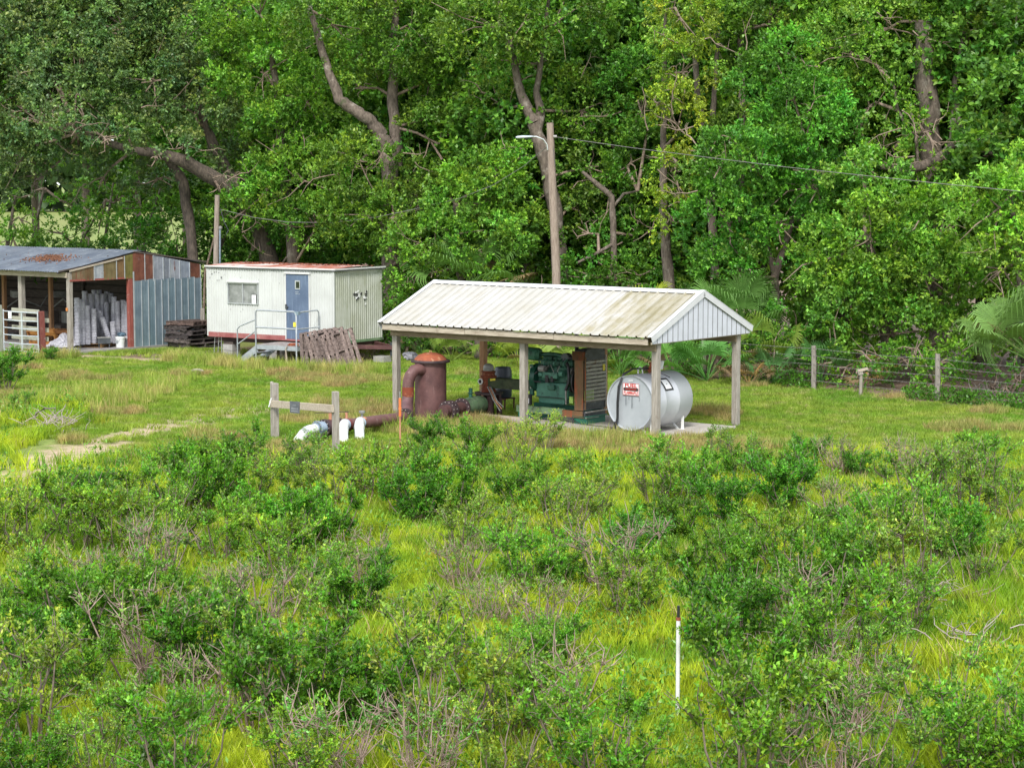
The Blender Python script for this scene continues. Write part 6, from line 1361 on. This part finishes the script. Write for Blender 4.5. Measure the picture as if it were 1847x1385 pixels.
fixed = {  # hand placed kinds by nearest pixel
 (300, 872): 'leafy', (75, 900): 'dense', (770, 800): 'dense', (890, 860): 'dense', (975, 830): 'airy', (1600, 860): 'bare', (1730, 880): 'bare', (1820, 900): 'leafy', (1290, 880): 'dense', (1130, 860): 'leafy'}
gaps = [(705, 1010, 50, 60), (745, 1120, 80, 70), (690, 1190, 60, 30), (1415, 985, 75, 30), (1800, 1130, 110, 50), (1830, 1010, 60, 30), (1440, 790, 130, 40), (1700, 800, 60, 30), (640, 850, 45, 25), (1180, 985, 20, 20), (0, 900, 60, 40), (30, 860, 140, 30), (1240, 1130, 50, 40), (1222, 1300, 115, 110), (1190, 850, 75, 25), (612, 848, 60, 30), (1222, 1430, 60, 60), (1790, 1200, 90, 60), (1010, 800, 30, 20), (560, 1190, 60, 30)]
ordw = ['first', 'second', 'third', 'fourth', 'fifth', 'sixth', 'seventh', 'eighth', 'ninth', 'tenth', 'eleventh', 'twelfth', 'thirteenth', 'fourteenth', 'fifteenth', 'sixteenth', 'seventeenth', 'eighteenth', 'nineteenth', 'twentieth', 'twenty first', 'twenty second', 'twenty third', 'twenty fourth', 'twenty fifth', 'twenty sixth', 'twenty seventh', 'twenty eighth', 'twenty ninth', 'thirtieth', 'thirty first', 'thirty second', 'thirty third']
roww = ['farthest bush row', 'second farthest row', 'third farthest row', 'fourth farthest row', 'fourth nearest row', 'third nearest row', 'second nearest row', 'nearest row']
nbush = 0
for ri, (py, step) in enumerate(rows):
    px = -step * .4 + gb2.uniform(0, 30); lst = []
    while px < 1847 + step * .6:
        x = px + gb2.uniform(-.22, .22) * step; y = py + gb2.uniform(-.42, .42) * (rows[min(ri + 1, 7)][0] - rows[max(ri - 1, 0)][0]) * .42
        px += step * gb2.uniform(.54, .86)
        if any(abs(x - a) < w and -h < y - b_ < h + .05 * (y - 330) for a, b_, w, h in gaps): continue
        if ri == 0 and x < 230: continue
        if (x < 85 and y < 1010) or (x < 150 and y < 950): continue
        if ri == 0 and 560 < x < 700: y += 12
        lst.append((x, y))
    if ri == 0: lst = [p for p in lst if not (330 < p[0] < 800 and p[1] < 860)] + [(385, 868), (465, 862), (545, 866), (775, 818), (860, 846), (935, 850), (985, 812)]
    for j, (x, y) in enumerate(sorted(lst)):
        kd = gb2.choices(['dense', 'leafy', 'airy', 'bare'], [.29, .3, .22, .19])[0]
        for (fx2, fy2), kk in fixed.items():
            if abs(x - fx2) < 45 and abs(y - fy2) < 28: kd = kk
        b = G(x, y); sme, fme = gb2.choice(kinds[kd]); sc = gb2.uniform(.55, 1.05) * (.74 if ri < 1 else 1.0)
        if (x, y) in ((775, 818), (985, 812)): sc = .62
        t = root('blueberry_bush', '%s blueberry bush, %s from left in the %s' % (lookw[kd], ordw[min(j, 32)], roww[ri]), 'bush', (b.x, b.y, -.03), gb2.uniform(0, 6.28), 'blueberry bushes of the overgrown field')
        u = gb2.uniform(.8, 1.2); w_ = gb2.uniform(.85, 1.25)
        inst('stems', sme, t, scale=sc, color=(1.6, 1.5, 1.55) if kd == 'bare' else (1, 1, 1)); 
        if fme: inst('foliage', fme, t, scale=sc, color=(u * w_, u, u * .9))
        nbush += 1
# extra separate plants
for px, py, kd, sc, lab in ((8, 705, 'dense', .95, 'dark green shrub at the left edge beside the grass track'), (-12, 690, 'dense', .6, 'dark shrub just below the gate at the left edge'), (40, 745, 'leafy', .45, 'small green sapling left of the dead branch pile'), (128, 962, 'dense', .8, 'dark bush beside the sandy track at the left'), (90, 650, 'dense', .35, 'little green weed clump at the foot of the gate post'), (1458, 850, 'dense', .6, 'small dark bush standing alone right of centre'), (1745, 728, 'dense', .3, 'low green weed clump by the fence at right'), (1290, 825, 'airy', .5, 'thin sapling just right of the shelter front post')):
    b = G(px, py); sme, fme = kinds[kd][0]; t = root('shrub', lab, 'shrub', (b.x, b.y, -.03), px, None); inst('stems', sme, t, scale=sc); inst('foliage', fme, t, scale=sc)
# dead branch piles
def brushpile(label, px, py, w, h, n, seed, m='deadtwig', r=.012):
    g = random.Random(seed); b = G(px, py); mb = MB()
    for k in range(n):
        p = Vector((g.gauss(0, w * .4), g.gauss(0, w * .35), g.uniform(0, h * .4))); dv = Vector((g.uniform(-1, 1), g.uniform(-1, 1), g.uniform(-.1, .9))).normalized(); q = [p]
        for j in range(4): dv = (dv + Vector((g.gauss(0, .4), g.gauss(0, .4), g.gauss(0, .3) - .05))).normalized(); p = p + dv * g.uniform(.08, .22) * w * 1.1; q.append(Vector((p.x, p.y, max(.02, p.z))))
        mb.tube(q, [r, r * .9, r * .7, r * .5, r * .3], 4, False)
    return tag(mb.build('brush_pile', M[m], None, loc=(b.x, b.y, 0)), label, 'dead branches')
brushpile('pile of dead grey branches lying in the grass at the left', 100, 775, .8, .45, 55, 1)
t = tag(MB().tube([G(60, 762, .0), G(66, 745, .35), G(80, 737, .5), G(100, 736, .4)], [.03, .028, .02, .012], 6).build('dead_branch', M['deadtwig'], None), 'single arching dead branch at left of the brush pile', 'dead branch')
brushpile('pale dead twigs lying below the bushes at right', 1660, 1085, .75, .5, 90, 2, r=.007)
brushpile('dead grey twigs among the nearest bushes right of the white pipe', 1490, 1165, .6, .4, 80, 3, r=.007)
brushpile('pale forked dead branches at the right lower corner', 1740, 1170, .6, .5, 30, 4, r=.009)
brushpile('dead sticks in the bushes at the lower left corner', 70, 1195, .5, .3, 60, 5, r=.006)
brushpile('dead twigs at the bottom right of the middle', 1390, 1200, .5, .35, 60, 6, r=.006)
brushpile('dry palm debris lying at the fence at right edge', 1790, 716, .7, .3, 50, 7, r=.014)

# ------------------------------------------------------------------ grass (stuff): tufts placed point by point, instanced with geometry nodes
def tuft_mesh(name, seed, n, h, w, rad, m, lean_=.5, seg=2):
    rg = np.random.default_rng(seed); V, F = [], []
    for k in range(n):
        a = rg.uniform(0, 6.28); r0 = rad * math.sqrt(rg.random()); p = np.array([math.cos(a) * r0, math.sin(a) * r0, -.02]); hh = h * rg.uniform(.55, 1.1)
        b = rg.uniform(0, 6.28); ld = np.array([math.cos(b), math.sin(b), 0]) * lean_ * hh * rg.uniform(.2, 1); c = rg.uniform(0, 6.28); sdv = np.array([math.cos(c), math.sin(c), 0]) * w / 2
        i0 = len(V)
        if seg == 1: V += [tuple(p - sdv), tuple(p + sdv), tuple(p + ld + np.array([0, 0, hh]))]; F.append((i0, i0 + 1, i0 + 2))
        else:
            mid = p + ld * .35 + np.array([0, 0, hh * .6]); tip = p + ld + np.array([0, 0, hh])
            V += [tuple(p - sdv), tuple(p + sdv), tuple(mid + sdv * .8), tuple(mid - sdv * .8), tuple(tip)]; F += [(i0, i0 + 1, i0 + 2, i0 + 3), (i0 + 3, i0 + 2, i0 + 4)]
    me = bpy.data.meshes.new(name); me.from_pydata(V, [], F); me.materials.append(m); me.update(); return me
def scatter(name, pts, scl, yaw, protos, label, cat, seed):
    n = len(pts); me = bpy.data.meshes.new(name); me.vertices.add(n); me.vertices.foreach_set('co', pts.astype(np.float32).ravel())
    at = me.attributes.new('scl', 'FLOAT_VECTOR', 'POINT'); at.data.foreach_set('vector', scl.astype(np.float32).ravel())
    at = me.attributes.new('yaw', 'FLOAT_VECTOR', 'POINT'); at.data.foreach_set('vector', np.stack([np.zeros(n), np.zeros(n), yaw], 1).astype(np.float32).ravel())
    at = me.attributes.new('pick', 'INT', 'POINT'); at.data.foreach_set('value', np.random.default_rng(seed).integers(0, len(protos), n).astype(np.int32))
    o = inst(name, me, None); tag(o, label, cat, kind='stuff')
    ng = bpy.data.node_groups.new(name, 'GeometryNodeTree'); ng.interface.new_socket('Geometry', in_out='INPUT', socket_type='NodeSocketGeometry'); ng.interface.new_socket('Geometry', in_out='OUTPUT', socket_type='NodeSocketGeometry')
    gi, go = ng.nodes.new('NodeGroupInput'), ng.nodes.new('NodeGroupOutput'); g2i = ng.nodes.new('GeometryNodeGeometryToInstance')
    for p in protos:
        src = bpy.data.objects.new(name + '_tuft', p); oi = ng.nodes.new('GeometryNodeObjectInfo'); oi.inputs['Object'].default_value = src; ng.links.new(oi.outputs['Geometry'], g2i.inputs[0])
    ip = ng.nodes.new('GeometryNodeInstanceOnPoints'); ip.inputs['Pick Instance'].default_value = True
    def na(nm, ty): a = ng.nodes.new('GeometryNodeInputNamedAttribute'); a.data_type = ty; a.inputs[0].default_value = nm; return a.outputs[0]
    m2p = ng.nodes.new('GeometryNodeMeshToPoints')
    ng.links.new(gi.outputs[0], m2p.inputs['Mesh']); ng.links.new(m2p.outputs[0], ip.inputs['Points']); ng.links.new(g2i.outputs[0], ip.inputs['Instance'])
    ng.links.new(na('pick', 'INT'), ip.inputs['Instance Index']); ng.links.new(na('yaw', 'FLOAT_VECTOR'), ip.inputs['Rotation']); ng.links.new(na('scl', 'FLOAT_VECTOR'), ip.inputs['Scale'])
    ng.links.new(ip.outputs[0], go.inputs[0]); md = o.modifiers.new('tufts', 'NODES'); md.node_group = ng; return o
M['lawn'] = leaf_mat('lawn_grass_blades', .35, .6, False, (.17, .28, .025), [(.9, (.4, .62), (.27, .34, .05)), (.28, (.5, .68), (.13, .26, .02)), (2.3, (.55, .72), (.38, .35, .15))])
M['field'] = leaf_mat('field_grass_blades', .4, .55, False, (.19, .34, .022), [(.55, (.36, .52), (.42, .5, .03)), (1.1, (.5, .66), (.1, .22, .02)), (.8, (.62, .74), (.48, .38, .08))])
M['dry'] = leaf_mat('dry_grass_blades', .3, .7, False, (.29, .3, .09), [(1.6, (.4, .6), (.36, .27, .12)), (3, (.55, .7), (.16, .26, .04))])
M['seedy'] = leaf_mat('tall_seedy_grass', .35, .6, False, (.24, .34, .05), [(1.2, (.45, .6), (.42, .38, .14))])
rs = np.random.default_rng(99)
def frustum_pts(n, d0, d1, margin=1.06):
    d = d0 + (d1 - d0) * rs.random(n * 2); x = (rs.random(n * 2) * 2 - 1) * (d1 * .2571 * margin); k = np.abs(x) < d * .2571 * margin + .5
    return x[k][:n], d[k][:n]
x, y = frustum_pts(150000, 36.5, 66)
sand, litter, dry, bare = masks(x, y); FIELD_D = 39.3
fieldm = sm(FIELD_D + .8, FIELD_D - .8, y + (vnoise(x, y, 1.5, 11) - .5) * 2)
fieldm = np.maximum(fieldm, sm(-8.3, -9.6, x + (y - 42) * .27 + (vnoise(x, y, 1.2, 12) - .5) * 1.5) * sm(50, 44, y))
bh = fence_side(x, y)
keep = (rs.random(len(x)) > np.clip(sand * 1.05 + litter * .93 + bare * 1.2, 0, 1)) & (bh < 1.0) & (rs.random(len(x)) > fieldm) & (rs.random(len(x)) > dry * .7) & (rs.random(len(x)) < .6 + .4 * sm(60, 45, y))
s_ = (.55 + .75 * vnoise(x, y, .8, 14)) * rs.uniform(.7, 1.3, len(x))
xx, yy, ss = x[keep], y[keep], s_[keep]
print('lawn tufts', len(xx))
LT = [tuft_mesh('lawn_tuft', s, 14, .13, .018, .1, M['lawn'], .7, 1) for s in range(4)]
scatter('lawn_grass', np.stack([xx, yy, xx * 0 - .02], 1), np.stack([ss * 1.1, ss * 1.1, ss * .85], 1), rs.uniform(0, 6.28, len(xx)), LT, 'short bright green lawn grass between the buildings and the bushes', 'grass', 1)
kd_ = (dry > .25) & (sand < .4) & (bare < .5) & (litter < .5) & (rs.random(len(x)) < .75)
DT = [tuft_mesh('dry_tuft', s + 9, 16, .24, .012, .13, M['dry'], .6, 2) for s in range(3)]
scatter('dry_weeds', np.stack([x[kd_], y[kd_], x[kd_] * 0 - .02], 1), np.stack([s_[kd_]] * 3, 1), rs.uniform(0, 6.28, kd_.sum()), DT, 'reddish brown dry weeds around the shelter slab and lawn edge', 'dry weeds', 2)
x2, y2 = frustum_pts(52000, 16.5, 41.5)
sa2, li2, dr2, ba2 = masks(x2, y2); f2 = sm(FIELD_D + .8, FIELD_D - .8, y2 + (vnoise(x2, y2, 1.5, 11) - .5) * 2)
near_track = sm(2.2, 1.0, seg_dist(x2, y2, TRACK))
k2 = (rs.random(len(x2)) < f2) & (rs.random(len(x2)) > np.maximum(sa2 * 1.1, near_track * .93))
kb = (rs.random(len(x)) < fieldm * .5) & (rs.random(len(x)) > sm(1.8, 1.0, seg_dist(x, y, TRACK))) & (rs.random(len(x)) > sand * 1.1) & (y > 40) & (bare < .3)
xa, ya = np.concatenate([x2[k2], x[kb]]), np.concatenate([y2[k2], y[kb]])
sc2 = (.42 + .75 * vnoise(xa, ya, 1.1, 21)) * rs.uniform(.7, 1.25, len(xa))
FT = [tuft_mesh('field_tuft', s + 20, 15, .38, .02, .15, M['field'], .6, 2) for s in range(5)]
print('field tufts', len(xa))
scatter('field_grass', np.stack([xa, ya, xa * 0 - .03], 1), np.stack([sc2, sc2, sc2], 1), rs.uniform(0, 6.28, len(xa)), FT, 'tall yellow green grass and weeds between the bushes', 'grass', 3)
# leafy weeds and straw coloured stalks mixed into the field
WT = []
for s in range(4):
    rw = np.random.default_rng(s + 70); n = 70; hh = rw.uniform(0, 1, n)
    P_ = np.stack([rw.normal(0, .1, n) * (.5 + hh), rw.normal(0, .1, n) * (.5 + hh), hh * .42], 1)
    WT.append(leaf_mesh('weed', P_, sphere_dirs(n, rw) * .8 + np.array([0, 0, .6]), rw.uniform(.05, .1, n), rw.uniform(.02, .045, n), np.array((.14, .3, .03)) * rw.uniform(.4, 1.4, (n, 1)), M['bleaf'], rw))
kw_f = .07
kw = rs.random(len(xa)) < kw_f * (vnoise(xa, ya, 1.0, 31) > .4)
scatter('leafy_weeds', np.stack([xa[kw], ya[kw], xa[kw] * 0 - .02], 1), np.stack([sc2[kw] * .95] * 3, 1), rs.uniform(0, 6.28, kw.sum()), WT, 'leafy green weeds growing between the bushes', 'weeds', 5)
M['straw'] = leaf_mat('straw_stalks', .2, .7, False, (.42, .33, .16), [(1.5, (.4, .6), (.3, .2, .12))])
kw = rs.random(len(xa)) < .05
scatter('straw_stalks', np.stack([xa[kw], ya[kw], xa[kw] * 0 - .02], 1), np.stack([sc2[kw]] * 3, 1), rs.uniform(0, 6.28, kw.sum()), [tuft_mesh('straw_tuft', s + 60, 7, .5, .012, .12, M['straw'], .6, 2) for s in range(3)], 'thin straw coloured dead stalks among the field grass', 'dead stalks', 6)
# tall seeding grass in front of the steps and trailer
def strip(px0, py0, px1, py1, n, wd):
    a, b_ = G(px0, py0), G(px1, py1); t = rs.random(n); o_ = rs.normal(0, wd, n); return a.x + (b_.x - a.x) * t, a.y + (b_.y - a.y) * t + o_
xs, yss = zip(strip(300, 650, 430, 662, 420, .35), strip(430, 664, 690, 676, 500, .3), strip(40, 650, 140, 646, 160, .2), strip(-20, 745, 330, 700, 700, 1.6), strip(640, 770, 1180, 806, 300, .4))
xs, yss = np.concatenate(xs), np.concatenate(yss); q_ = rs.uniform(.6, 1.2, len(xs))
scatter('seeding_grass', np.stack([xs, yss, xs * 0 - .02], 1), np.stack([q_] * 3, 1), rs.uniform(0, 6.28, len(xs)), [tuft_mesh('seed_tuft', s + 40, 12, .42, .012, .14, M['seedy'], .45, 2) for s in range(3)], 'tall pale seeding grass fringing the steps and the shelter', 'grass', 4)
print('tree leaves', nleaf_total, 'bushes', nbush)
for k, o in list(enumerate(bpy.data.objects)):
    pass
